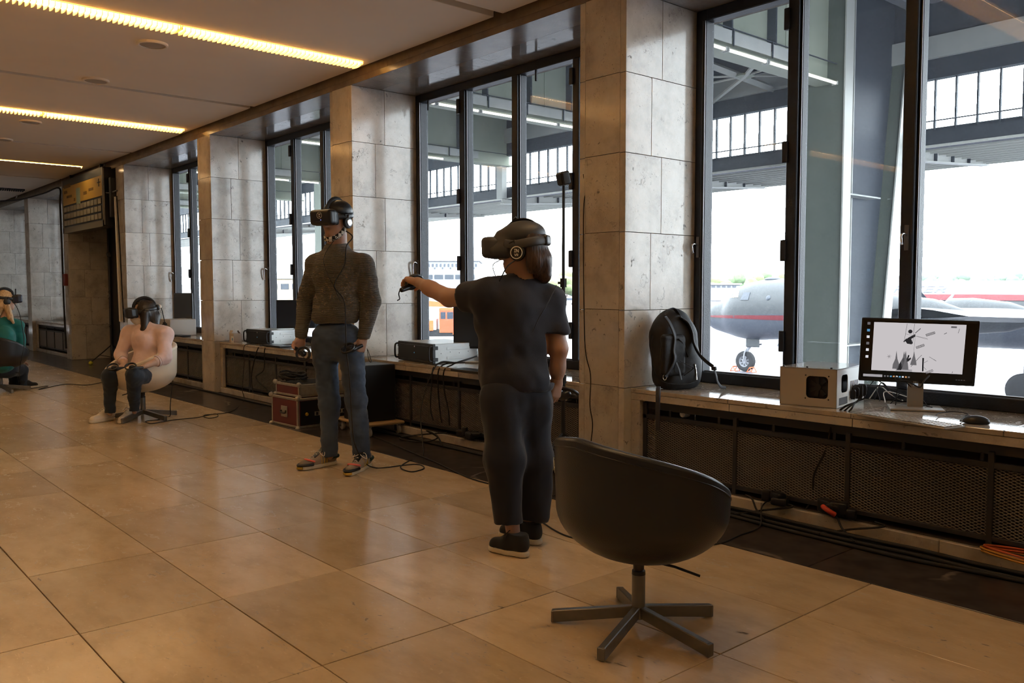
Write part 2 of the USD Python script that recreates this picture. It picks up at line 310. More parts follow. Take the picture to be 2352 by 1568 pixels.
M['glass'] = usdkit.material(stage, LOOKS + 'window_glass', {'lw': ('layer_weight', dict(blend=.5)), 'pw': ('math', dict(math_type='power', value2=5.)), 'ml': ('math', dict(math_type='multiply_add', value2=.7, value3=.014)),
    't': ('transparent_bsdf', dict(color=(.955, .975, .97))), 'd': ('translucent_bsdf', dict(color=(.8, .88, 1.))), 'td': ('mix_closure', dict(fac=.012)), 'g': ('glossy_bsdf', dict(color=(.95, .95, .95), roughness=.0)), 'm': ('mix_closure', {})},
    [('lw.facing', 'pw.value1'), ('pw.value', 'ml.value1'), ('ml.value', 'm.fac'), ('t.BSDF', 'td.closure1'), ('d.BSDF', 'td.closure2'), ('td.closure', 'm.closure1'), ('g.BSDF', 'm.closure2')], surface='m.closure')
M['white'] = plain('white_enamel', (.75, .74, .70), .35)
M['chrome'] = plain('chrome', (.7, .7, .7), .15, 1.)
M['black'] = plain('black_plastic', (.012, .012, .014), .38)
M['black_matte'] = plain('black_rubber', (.012, .012, .014), .7)
M['grille'] = mottled('grille_paint', [(.19, .16, .14), (.25, .215, .19)], 30., .5)
M['grille_frame'] = plain('grille_frame_paint', (.028, .027, .03), .5)
M['niche'] = plain('niche_paint', (.035, .026, .023), .8)
M['steel_green'] = mottled('canopy_paint', [(.33, .37, .29), (.42, .45, .36)], 1.2, .6)
M['column_paint'] = mottled('column_paint', [(.10, .125, .10), (.15, .175, .145)], 1.2, .6)
M['steel_grey'] = mottled('canopy_grey_paint', [(.36, .38, .37), (.48, .49, .47)], 1.2, .55)
M['steel_dark'] = plain('canopy_dark_paint', (.045, .055, .07), .6)
M['steel_pale'] = plain('canopy_pale_paint', (.55, .56, .52), .5)
M['soffit_sheet'] = plain('roof_sheet', (.22, .23, .25), .7)
M['apron'] = mottled('apron_concrete', [(.125, .122, .150), (.165, .160, .185)], .25, .6, .05, rrange=(.5, .7))
M['paint_line'] = plain('road_paint', (.75, .75, .72), .5)
M['lamp'] = emit('lamp_glow', (1.0, .68, .35), 23.)
M['lamp_fin'] = usdkit.material(stage, LOOKS + 'lamp_fin', {'d': ('principled_bsdf', dict(base_color=(.9, .78, .5), roughness=.4)), 't': ('translucent_bsdf', dict(color=(.95, .8, .5))), 'm': ('mix_closure', dict(fac=.5))}, [('d.BSDF', 'm.closure1'), ('t.BSDF', 'm.closure2')], surface='m.closure')
M['tube_light'] = emit('tube_light_glow', (1.0, .93, .85), 2.2)
# ------------------------------------------------------------------ the room
F, LEDGE_Y, ZL, ZB, ZC = 4.073, 4.138, .618, 3.094, 3.20
PIL = [(-.73, -.335), (-4.013, -3.615), (-7.303, -6.909), (-10.588, -10.188), (-13.847, -13.461), (-16.98, -16.656), (-19.946, -19.61), (-23.1, -22.75), (-26.3, -25.9)]   # left and right edge of each pillar, from the camera on
XTILE = [-1.705 + .8185 * k for k in range(-26, 6)]
YTILE = [3.498 - .5372 * k for k in range(0, 22)]
def seen(p, m=60):
    d = CR @ (np.asarray(p, float) - EYE)
    if d[2] < .3: return False
    u, v = 1176 + FPX * d[0] / d[2], 784 - FPX * d[1] / d[2]; return -m < u < 2352 + m and -m < v < 1568 + m

floor = struct('floor', 'polished beige limestone tile floor with a dark marble border by the windows')
part('screed', box(-30, 6, -9, 5.2, -.2, -.012), M['grout'], floor)
rest = []; n = 0
for i in range(len(XTILE) - 1):
    for j in range(len(YTILE) - 1):
        x0, x1, y1, y0 = XTILE[i], XTILE[i + 1], YTILE[j], YTILE[j + 1]; g = .0022
        b = box(x0 + g, x1 - g, y0 + g, y1 - g, -.012, -.0006 * ((i * 7 + j * 5) % 3), .0012)
        vis = seen(((x0 + x1) / 2, (y0 + y1) / 2, 0), 120) and x0 > -20
        if vis and n < 290: part('tile', b, M['tile'], floor); n += 1
        else: rest.append(b)
part('outer_tiles', cat(*rest), M['tile'], floor, kind='stuff')
for k in range(14): part('border_slab', box(-26.2 + 2.2 * k + .003, -24 + 2.2 * k - .003, 3.502, 4.95, -.012, 0, .0015), M['marble'], floor)

wall = struct('wall_window', 'window wall of limestone pillars with deep polished reveals and a dark fascia')
course = [0.002, .623, 1.115, 1.608, 2.10, 2.593, ZB]
for i, (a, b) in enumerate(PIL):
    part('pillar_core', box(a + .05, b - .05, F + .02, 4.88, 0, 6.0), M['core'], wall)
    for k in range(6):
        z0, z1 = course[k] + .0015, course[k + 1] - .0015; yj = 4.422 if k % 2 else 4.32
        part('stone_panel', box(a + .049, b - .049, F, F + .03, z0 + (.004 if k else 0), z1 + .004, .001), M['limestone'], wall)
        for s, x in ((1, b), (-1, a)):
            for y0, y1 in ((F, yj - .0015), (yj + .0015, 4.87)):
                part('stone_panel', box(x - s * .047, x, y0, y1, z0, z1, .0012), M['limestone'], wall)
# lintel: two boards of stone in front, a polished soffit above every bay
for k in range(8):
    x0, x1 = -26.3 + 3.28 * k, -26.3 + 3.28 * (k + 1)
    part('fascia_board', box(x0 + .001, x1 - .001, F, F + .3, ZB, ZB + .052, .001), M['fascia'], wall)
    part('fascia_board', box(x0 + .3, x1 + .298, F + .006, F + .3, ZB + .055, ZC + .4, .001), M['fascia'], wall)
for i in range(len(PIL) - 1):
    x0, x1 = PIL[i + 1][1], PIL[i][0]; xm = (x0 + x1) / 2
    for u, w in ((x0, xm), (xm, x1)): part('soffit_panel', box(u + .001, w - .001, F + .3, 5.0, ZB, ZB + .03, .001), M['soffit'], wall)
part('lintel_core', box(-26.3, -.3, F + .35, 5.2, ZB + .04, 7.0), M['core'], wall)
part('apron_wall', box(-26.3, -.3, 4.9, 5.2, -3.3, .60), M['core'], wall)

ceiling = struct('ceiling', 'flat plaster ceiling in broad bays with recessed joints')
XJ = [-.67, -4.79, -8.9, -12.96, -16.85, -20.9, -25, -30]; XJ = [6., 3.45] + XJ
for a, b in zip(XJ[1:], XJ[:-1]): part('ceiling_panel', box(a + .05, b - .05, -9, 4.03, ZC, ZC + .05, .003), M['plaster'], ceiling)
for a in XJ[1:-1]: part('joint_strip', box(a - .08, a + .08, -9, 4.02, ZC + .05, ZC + .07), plain('joint_paint', (.36, .29, .20), .8) if a == XJ[1] else UsdShade.Material.Get(stage, LOOKS + 'joint_paint'), ceiling)
part('slab', box(-30, 6, -9, 5.2, ZC + .4, ZC + .6), M['core'], ceiling)
part('edge_lip', box(-30, 6, 4.031, 4.072, ZC + .06, ZC + .09), M['core'], ceiling)
for nm, b, lb in (('wall_back', box(-30, 6, -9.3, -9, 0, ZC), 'plain painted wall across the hall, opposite the windows'), ('wall_far', box(-30.3, -30, -9, 5.2, 0, ZC + .4), 'far end wall of the hall'), ('wall_near', box(6, 6.3, -9, 5.2, 0, ZC + .4), 'near end wall of the hall'), ('wall_side', box(-.3, 6, F, 5.2, 0, ZC + .4), 'limestone wall beyond the last pillar')):
    w = struct(nm, lb); part('wall_face', b, M['wall_paint'], w)

# windows: four steel casements in each bay, the door bay apart
YG = 4.84
win = {}
for i in range(len(PIL) - 1):
    if i == 4: continue
    x0, x1 = PIL[i + 1][1], PIL[i][0]; w = (x1 - x0) / 4
    lab = ['window above the ledge with the computer and monitor, dark steel frame of four lights', 'window behind the woman in black, dark steel frame of four lights', 'window behind the man in the grey sweater, dark steel frame', 'window beside the seated woman in pink, dark steel frame', '', 'window past the departure board, dark steel frame', 'window at the far end of the hall, dark steel frame', 'last window of the hall, dark steel frame'][i]
    t = struct(f'window_{i + 1}', lab, (x0, YG, ZL)); win[i] = t
    fr = part('window_frame', cat(box(x0, x0 + .082, 4.77, 4.862, ZL, ZB, .006), box(x1 - .082, x1, 4.77, 4.862, ZL, ZB, .006), box(x0 + .08, x1 - .08, 4.77, 4.862, 3.02, ZB, .006), box(x0 + .08, x1 - .08, 4.765, 4.862, ZL, .690, .006)), M['frame'], t)
    part('drip_rail', box(x0 + .08, x1 - .08, 4.80, 4.82, .690, .698, .002), M['frame_edge'], t)
    for k in range(1, 4):
        c = x0 + .012 + (w - .006) * k
        mu = part('mullion', cat(box(c - .036, c + .036, 4.765, 4.862, .69, 3.02, .005), box(c + .010, c + .052, 4.795, 4.86, .69, 3.02, .003)), M['frame'], t)
        part('glazing_bead', box(c + .044, c + .050, 4.786, 4.795, .69, 3.02, .001), M['frame_edge'], mu)
        if i < 5 and k != 2:
            for z in (.86, 1.42, 2.02, 2.82): part('hinge', cat(box(c - .055, c - .018, 4.745, 4.775, z, z + .13, .004)), M['frame'], mu)
    part('glazing_bead', cat(box(x0 + .074, x0 + .080, 4.762, 4.772, .69, 3.02, .001), box(x0 + .058, x0 + .062, 4.762, 4.772, .69, 3.02, .001)), M['frame_edge'], t)
    for k in range(4):
        a = x0 + (.08 if k == 0 else .012 + (w - .006) * k + .034); b = x1 - .08 if k == 3 else x0 + .012 + (w - .006) * (k + 1) - .034
        part('pane', box(a, b, YG, YG + .005, .688, 3.022), M['glass'], t)
    if i < 5:
        for k, hx in enumerate((x0 + .04, x0 + .012 + (w - .006) * 2 + .004)):
            hz = 1.46 if i else 1.53; sz = 1. if i else .42; P = spline([(hx, 4.765, hz + .03 * sz), (hx, 4.72, hz + .05 * sz), (hx - .004, 4.705, hz + .02 * sz), (hx - .010 * sz, 4.71, hz - .05 * sz), (hx - .014 * sz, 4.72, hz - .09 * sz)], 6)
            h = part('window_handle', tube(P, .008 if i else .006, 8), M['chrome'], t, True, label='curved bright metal window handle' if k == 0 else None)
            part('handle_plate', box(hx - .012, hx + .012, 4.757, 4.766, hz - .07, hz + .07, .002), M['frame_edge'], h)
    if i in (1,):
        for sx in (-6.72, -5.22): part('stay_pin', box(sx, sx + .018, 4.775, 4.79, 2.93, 3.03, .003), M['frame'], t)

# ledges with the radiator niches under them
for i in range(len(PIL) - 1):
    if i == 4: continue
    x0, x1 = PIL[i + 1][1], PIL[i][0]
    nm = ['first', 'second', 'third', 'fourth', '', 'sixth', 'seventh', 'eighth'][i]
    t = struct('trim', ['deep polished stone ledge carrying the white computer, monitor and backpack', 'deep stone ledge behind the woman in black', 'deep stone ledge behind the standing man', 'deep stone ledge beside the seated woman in pink', '', 'stone ledge past the departure board', 'stone ledge at the far end of the hall', 'last stone ledge of the hall'][i], (x0, LEDGE_Y, 0))
    cuts = [x0, x0 + .73, x0 + 1.47, x0 + 2.185, x1]
    for a, b in zip(cuts[:-1], cuts[1:]):
        part('ledge_slab', box(a + .001, b - .001, LEDGE_Y, 4.80, .592, ZL, .0025), M['ledge'], t)
    for a, b in zip([x0, x0 + .74, x0 + 1.48, x0 + 2.3], [x0 + .738, x0 + 1.478, x0 + 2.298, x1]):
        part('ledge_slab', box(a + .001, b - .001, LEDGE_Y + .002, 4.80, .549, .5905, .0015), M['limestone'], t)
    for a, s in ((x0, 1), (x1, -1)): part('side_post', box(a, a + s * .072, LEDGE_Y + .004, 4.7, .068, .548, .002), M['limestone'], t)
    for k in range(3): part('plinth', box(x0 + (x1 - x0) / 3 * k + .001, x0 + (x1 - x0) / 3 * (k + 1) - .001, LEDGE_Y - .006, 4.7, .001, .066, .004), M['limestone'], t)
    part('niche', cat(box(x0 + .07, x1 - .07, 4.30, 4.33, .066, .549), box(x0 + .07, x1 - .07, LEDGE_Y + .02, 4.3, .066, .070)), M['niche'], t)
for i in (0, 1, 2, 3, 5, 6):
    x0, x1 = PIL[i + 1][1] + .075, PIL[i][0] - .075; w = (x1 - x0) / 4; YM = 4.180
    t = thing('radiator_grille', ['expanded metal radiator grille below the ledge with the white computer', 'expanded metal radiator grille behind the woman in black', 'expanded metal radiator grille behind the two stacked flight cases', 'radiator grille behind the white tub chair', '', 'radiator grille past the departure board', 'radiator grille at the far end of the hall', ''][i], 'radiator cover', (x0, YM, .07), group='radiator grilles under the window ledges')
    part('grille_frame', cat(box(x0, x1, YM - .01, YM + .015, .435, .462, .002), box(x0, x1, YM - .01, YM + .015, .098, .122, .002), box(x0, x0 + .03, YM - .01, YM + .015, .07, .535, .002), box(x1 - .03, x1, YM - .01, YM + .015, .07, .535, .002)), M['grille_frame'], t)
    part('top_board', box(x0, x1, YM + .006, YM + .03, .495, .548, .002), M['grille_frame'], t)
    for k in range(1, 4): part('grille_post', box(x0 + w * k - .013, x0 + w * k + .013, YM - .012, YM + .016, .07, .51, .002), M['grille_frame'], t)
    for k in range(8): part('bracket', box(x0 + .2 + .36 * k, x0 + .215 + .36 * k, YM + .0, YM + .012, .458, .5), M['grille_frame'], t) if i < 3 and k < 8 and x0 + .2 + .36 * k < x1 else None
    # strands: rows of zigzag ribbons that touch at their tips, like slit and stretched sheet
    if i < 4:
        for k in range(4):
            a, b = x0 + (.03 if k == 0 else w * k + .013), x0 + (w * 4 - .03 if k == 3 else w * (k + 1) - .013)
            dx = (b - a) / max(round((b - a) / .0165), 1); n = round((b - a) / dx); rows = 44 if i < 3 else 24; dz = (.437 - .120) / rows; V, Fc = [], []
            X = a + dx * np.arange(n + 1); hw = .0014 if i < 3 else .002
            for r in range(rows + 1):
                zc = .120 + dz * r; amp = dz * .5 - hw * .4; sgn = np.where((np.arange(n + 1) + r) % 2 == 0, 1, -1); Z = zc + sgn * amp
                o = len(V) * 0 + sum(len(q) for q in V); f0, bk = YM - .001 + .0015 * sgn, YM + .004 + .0015 * sgn
                V.append(np.concatenate([np.stack([X, f0, Z + hw], 1), np.stack([X, f0 - .001, Z - hw], 1), np.stack([X, bk, Z - hw], 1), np.stack([X, bk + .001, Z + hw], 1)]))
                m = n + 1; j = np.arange(n)
                for p, q in ((0, 1), (1, 2), (2, 3), (3, 0)):
                    Fc.append(o + np.stack([p * m + j, q * m + j, q * m + j + 1], 1)); Fc.append(o + np.stack([p * m + j, q * m + j + 1, p * m + j + 1], 1))
            part('mesh_panel', (np.vstack(V), np.vstack(Fc)), M['grille'], t, kind='stuff')
    else: part('mesh_panel', box(x0, x1, YM, YM + .005, .12, .44), M['grille'], t)

# ceiling lamps: modules of 1.55 m, each a glowing trough behind forty-one fins
def lamp_module(name, label, loc, lit=True, fins=True, W=.155):
    t = thing(name, label, 'ceiling lamp', loc, group='lit louvre lamps on the ceiling' if lit else None)
    L = 1.53
    part('housing', cat(box(-W / 2, -W / 2 + .004, 0, L, -.010, .0), box(W / 2 - .004, W / 2, 0, L, -.010, .0), box(-W / 2, W / 2, -.006, 0, -.030, 0), box(-W / 2, W / 2, L, L + .006, -.030, 0)), M['lamp_fin'] if lit else M['steel_dark'], t, local=True)
    part('diffuser', box(-W / 2 + .006, W / 2 - .006, 0, L, -.010, -.004), M['lamp'] if lit else M['black'], t, local=True)
    if fins:
        for k in range(41):
            y = .018 + k * (L - .036) / 40
            poly = [(-W / 2, -.040), (-W / 4, -.047), (0, -.050), (W / 4, -.047), (W / 2, -.040), (W / 2, -.011), (-W / 2, -.011)]
            part('fin', prism(poly, .004, frame([1, 0, 0], [0, 0, 1], [0, 1, 0]), (0, y, 0)), M['lamp_fin'] if lit else M['steel_dark'], t, local=True)
    return t
XL = [-6.56, -10.66, -14.86]
lm = lamp_module('louvre_lamp', 'lit ceiling lamp with amber fins ending above the pillar behind the man', (XL[0], 2.41, ZC))
for x, ys, lab in ((XL[0], (.86, -.70, -2.26, -3.82, -5.4), ['lit ceiling lamp continuing the first row, cut by the photo edge', 'lit ceiling lamp of the first row beyond the photo edge']), (XL[1], (2.39, .84, -.72, -2.28, -3.84), ['lit ceiling lamp ending above the window behind the man, second row', 'lit ceiling lamp continuing the second row beyond the photo edge']),
                   (-2.46, (2.41, .86, -.70, -2.26, -3.82), ['lit ceiling lamp of the row over the black tub chair', 'lit ceiling lamp of the row over the black tub chair, further in']), (1.64, (2.41, .86, -.70, -2.26), ['lit ceiling lamp behind the camera', 'lit ceiling lamp behind the camera, further in'])):
    for k, y in enumerate(ys): copy_of(lm, (x, y, ZC), 0, lab[min(k, 1)] + ['', '', ', third from the windows', ', fourth from the windows', ', fifth from the windows'][k])
thin = lamp_module('strip_lamp', 'lit thin ceiling lamp without fins in the third row, over the departure board', (XL[2], 2.33, ZC), fins=False, W=.07)
for y, o_ in ((.78, 'second'), (-.78, 'third')): copy_of(thin, (XL[2], y, ZC), 0, f'lit thin ceiling lamp without fins, {o_} from the windows in the third row')
lamp_module('unlit_louvre_lamp', 'unlit dark ceiling lamp beyond the thin third row of light', (-19.0, 2.35, ZC), lit=False)
sp = thing('ceiling_disc', 'round flush disc on the ceiling beside the first row of light', 'ceiling disc', (-7.12, 2.40, ZC), group='round discs on the ceiling')
part('ring', lathe([(.118, 0), (.118, -.016), (.108, -.020), (.098, -.018), (.098, 0)], 28), M['plaster'], sp, local=True)
part('cover', lathe([(.096, -.002), (.094, -.013), (.05, -.016), (.0, -.016)], 24), plain('disc_cover', (.40, .34, .27), .6), sp, local=True)
for x, l in ((-8.68, 'round flush disc on the ceiling between the first two rows of light'), (-11.29, 'round flush disc on the ceiling beyond the second row of light'), (-12.83, 'round flush disc on the ceiling at the photo edge beyond the second row')): copy_of(sp, (x, 2.40, ZC), 0, l)
# ------------------------------------------------------------------ the apron and the canopy outside
GZ = -3.05
ground = struct('ground', 'wide grey concrete apron outside the windows')
part('apron', box(-600, 500, 5.2, 700, GZ - .3, GZ), M['apron'], ground)
def stripe(p, q, w=.22):
    a, b = onz(*p, GZ), onz(*q, GZ); d = unit(b - a); n = np.cross(d, [0, 0, 1.]) * w / 2
    part('painted_line', prism([(a + n)[:2], (b + n)[:2], (b - n)[:2], (a - n)[:2]], .006, np.eye(3), (0, 0, GZ)), M['paint_line'], ground)
for p, q, w in (((2160, 893), (2352, 872), .3), ((1640, 826), (1830, 826), .25), ((1632, 842), (1690, 850), .2), ((1740, 836), (1830, 829), .8), ((2150, 850), (2352, 846), .3), ((1632, 756), (1690, 752), .9), ((2250, 808), (2352, 806), .5), ((2060, 862), (2120, 858), .4)): stripe(p, q, w)

XF = [-2.6, -8.9, -15.4, -21.6, -29.4, -36., -42.5]
YC, YCL, YE = 15.9, 18.6, 24.2
frame_lab = ['canopy frame closest to the camera, mostly above the window head', 'green grey riveted canopy frame with the broad flanged column outside the window with the monitor', 'canopy frame with its girder high across the window behind the woman in black', 'second canopy girder down across the window behind the woman in black', 'third canopy girder down across the window behind the woman in black', 'canopy frame seen through the window behind the man', 'canopy frame farthest along the facade']
for i, x in enumerate(XF):
    t = thing('canopy_frame', frame_lab[i], 'steel frame', (x, YC, GZ), group='steel frames of the canopy')
    ft = .39
    # column: two wide flanges (the outer one leans), a web between them, a splice rail
    def leg(y0, y1, z0, z1, th): return [(y0, z0), (y0 + th, z0), (y1 + th, z1), (y1, z1)]
    ZT = 7.3; b0, b1 = 1.32, 2.72      # the outer flange leans: its distance at the foot and at the top
    Myz = frame([0, 1, 0], [0, 0, 1], [1, 0, 0])
    if i in (1, 4):
        part('column_flange', prism(leg(YC, YC, GZ, ZT, .20), 2 * ft, Myz, (x - ft, 0, 0)), M['column_paint'], t)
        part('column_flange', prism(leg(YC + b0, YC + b1, GZ, ZT, .20), 2 * ft, Myz, (x - ft, 0, 0)), M['column_paint'], t)
        part('flange_edge', cat(prism(leg(YC - .04, YC - .04, GZ, ZT, .30), .03, Myz, (x + ft, 0, 0)), prism(leg(YC + b0 - .05, YC + b1 - .05, GZ, ZT, .34), .03, Myz, (x + ft, 0, 0))), M['steel_pale'], t)
        part('column_web', prism([(YC + .1, GZ), (YC + b0 + .1, GZ), (YC + b1 + .1, ZT), (YC + .1, ZT)], .05, Myz, (x + .05, 0, 0)), M['steel_dark'], t)
        part('web_rail', box(x + .10, x + .13, YC + .86, YC + .885, GZ, ZT), M['steel_pale'], t)
        for z in (.1, 3.1): part('web_stiffener', box(x + .08, x + ft - .02, YC + .15, YC + 1.6, z, z + .03), M['steel_grey'], t)
    else: part('end_post', box(x - .14, x + .14, YC + 2.3, YC + 2.5, 4.2, 5.3), M['steel_grey'], t)
    # girder from the facade to the column
    ye = YC if i in (1, 4) else YC + 2.7
    part('girder_web', box(x - .02, x + .02, 5.2, ye, 5.28, 6.95), M['steel_green'], t)
    part('bottom_flange', box(x - .22, x + .22, 5.2, ye, 5.24, 5.28), M['steel_green'], t)
    part('top_flange', box(x - .22, x + .22, 5.2, ye, 6.93, 6.98), M['steel_green'], t)
    for k in range(7 if i in (1, 4) else 9): part('girder_stiffener', box(x + .02, x + .20, 5.8 + 1.33 * k, 5.84 + 1.33 * k, 5.5, 6.95), M['steel_dark'], t)
    for k in range(4): part('cover_plate', box(x + .021, x + .035, 6.4 + 2.66 * k, 7.0 + 2.66 * k, 5.5, 6.93), M['steel_green'], t)
    for k in range(8 if i in (1, 4) else 10):
        y = 5.4 + 1.18 * k; pn = part('side_panel', box(x + .19, x + .215, y + .02, y + 1.14, 5.36, 5.58, .003), M['steel_grey'], t)
        part('panel_post', box(x + .21, x + .23, y - .012, y + .012, 5.33, 5.62), M['steel_dark'], pn)
    part('panel_rail', box(x + .20, x + .225, 5.3, ye, 5.60, 5.615), M['steel_dark'], t)
    # bracket beyond the clerestory
    part('bracket_plate', prism([(YCL - .3, 4.05), (YCL - .3, 4.36), (YE - .3, 4.52), (YE - .3, 4.42)], .03, Myz, (x - .015, 0, 0)), M['steel_pale'], t)
    part('bracket_flange', prism([(YCL - .3, 4.02), (YCL - .3, 4.05), (YE - .3, 4.43), (YE - .3, 4.40)], .2, Myz, (x - .1, 0, 0)), M['steel_pale'], t)
    for k in range(5): part('bracket_stiffener', box(x + .015, x + .09, YCL + .3 + k * .95, YCL + .33 + k * .95, 4.1 + .06 * k, 4.37 + .03 * k), M['steel_dark'], t)
    if i in (1, 2, 3, 4):
        for k in range(8):
            y = 6.2 + 1.2 * k
            nth = ['first', 'second', 'third', 'fourth', 'fifth', 'sixth', 'seventh', 'eighth'][k]; tl = thing('tube_light', f'{nth} bare tube light from the facade under {["", "the girder outside the monitor window", "the highest girder behind the pointing woman", "the second girder behind the pointing woman", "the third girder behind the pointing woman"][i]}', 'tube light', (x + .24, y, 5.3), group=f'tube lights along {["", "the girder outside the window with the monitor", "the highest girder behind the woman in black", "the second girder behind the woman in black", "the third girder behind the woman in black"][i]}')
            part('tube', tube([(x + .30, y, 5.20), (x + .30, y + 1.12, 5.20)], .028, 8), M['tube_light'], tl); part('holder', cat(box(x + .222, x + .335, y - .02, y + .01, 5.165, 5.235), box(x + .222, x + .335, y + 1.11, y + 1.14, 5.165, 5.235)), M['steel_grey'], tl)

roof = struct('canopy_roof', 'ribbed canopy roof over the apron, a glazed step and a lower outer roof')
part('roof_deck', box(-70, 6, 5.2, YCL, 7.35, 7.5), M['soffit_sheet'], roof)
for k in range(95): part('roof_rib', prism([(0, 0), (.22, 0), (.30, .22), (-.08, .22)], YCL - 5.2, frame([1, 0, 0], [0, 0, 1], [0, 1, 0]), (-46 + .52 * k, 5.2, 7.14)), M['soffit_sheet'], roof)
part('lower_deck', prism([(YCL, 4.42), (YCL, 4.6), (YE, 4.76), (YE, 4.58)], 76, frame([0, 1, 0], [0, 0, 1], [1, 0, 0]), (-70, 0, 0)), M['steel_dark'], roof)
for k in range(13):
    y = YCL + .25 + .44 * k; z = 4.42 + .028 * (y - YCL); part('purlin', box(-70, 6, y, y + .035, z - .10, z + .01), M['steel_pale'], roof)
part('edge_board', box(-70, 6, YE, YE + .06, 4.5, 4.78), M['steel_dark'], roof)
part('fascia_beam', box(-70, 6, YCL - .1, YCL + .1, 5.60, 7.4), M['steel_dark'], roof)
part('fascia_strip', box(-70, 6, YCL - .2, YCL - .1, 6.0, 6.45), M['steel_grey'], roof)
part('gutter_beam', box(-70, 6, YCL - .12, YCL + .12, 4.18, 4.52), M['steel_dark'], roof)
part('gutter_edge', box(-70, 6, YCL - .16, YCL - .12, 4.18, 4.23), M['steel_pale'], roof)
part('sprinkler_pipe', tube([(-40, 12.2, 6.3), (6, 12.2, 6.3)], .035, 8), M['steel_pale'], roof)
for k in range(14): part('pipe_hanger', box(-38 + 3 * k, -37.96 + 3 * k, 12.18, 12.22, 6.3, 7.2), M['steel_dark'], roof)
gl = struct('canopy_glazing', 'band of upright glazing bars in the step of the canopy roof')
for k in range(130): part('glazing_bar', box(-55 + .42 * k, -54.97 + .42 * k, YCL - .03, YCL + .03, 4.5, 5.62), M['steel_dark'], gl)
part('glazing_rail', box(-55, 2, YCL - .01, YCL + .01, 4.74, 4.76), M['steel_dark'], gl)
# wind bracing under the roof beside the girder with the column
wb = thing('wind_brace', 'crossed pale bracing rods under the canopy by the column', 'steel bracing', onz(1712, 174, 6.0))
hub = onz(1712, 174, 6.0)
part('hub_plate', lathe([(0, -.02), (.2, -.02), (.2, .02), (0, .02)], 12, hub), M['steel_green'], wb)
for k, (u, v) in enumerate(((1637, 235), (1732, 150), (1637, 190), (1765, 157), (1637, 177), (1835, 174))): part('rod', tube([hub, onz(u, v, 6.0)], .05 if k < 2 else .025, 6), M['steel_pale'], wb)
part('purlin_beam', tube([onz(1600, 137, 6.05), onz(1850, 232, 6.05)], .09, 4), M['steel_pale'], wb)

# ------------------------------------------------------------------ door bay beside the departure board
door = struct('door_1', 'dark doorway bay beside the departure board', (-13.9, 4.6, 0))
part('door_leaf', box(-16.65, -13.85, 4.74, 4.80, 0, ZB, .004), M['frame'], door)
for k in range(3): part('door_stile', box(-16.6 + .9 * k, -16.52 + .9 * k, 4.70, 4.74, 0, ZB, .004), M['frame'], door)
part('transom_panel', box(-15.6, -13.86, 4.55, 4.60, 2.35, ZB), plain('ochre_board', (.20, .14, .05), .7), door)
# ------------------------------------------------------------------ tub chairs
M['leather_black'] = mottled('black_leatherette', [(.012, .012, .014), (.017, .017, .019)], 6., .34, .10, bscale=260)
M['leather_white'] = mottled('cream_leatherette', [(.66, .56, .43), (.72, .62, .49)], 4., .38, .08, bscale=260)
M['satin_metal'] = mottled('satin_metal', [(.17, .165, .155), (.21, .20, .19)], 20., .36, .05, metal=.7)
M['print_white'] = plain('white_print', (.78, .78, .76), .5)
def decal(parent, c, n, up, r, name='logo', thick=.0012):
    """The ring with IN over VR, lying on a surface at c that faces n."""
    n = unit(n); up = unit(np.array(up) - n * (np.array(up) @ n)); x = np.cross(up, n); Mx = frame(x, up, n)
    t = np.linspace(0, 2 * np.pi, 36, endpoint=False)
    ring = sg.Point(0, 0).buffer(r, 24).difference(sg.Point(0, 0).buffer(r * .86, 24))
    ms = [prism(ring, thick)]
    for s, y, h in (('IN', .04, .50), ('VR', -.56, .38)):
        v, f = arr(meshkit.text_mesh(s, h * r, thick, bold=True)); v = v.copy(); v[:, 0] -= (v[:, 0].min() + v[:, 0].max()) / 2; v[:, 1] += y * r; ms.append((v, f))
    v, f = cat(*ms); return part(name, (v @ Mx.T + np.asarray(c), f), M['print_white'], parent, label='white ring with the letters IN VR')
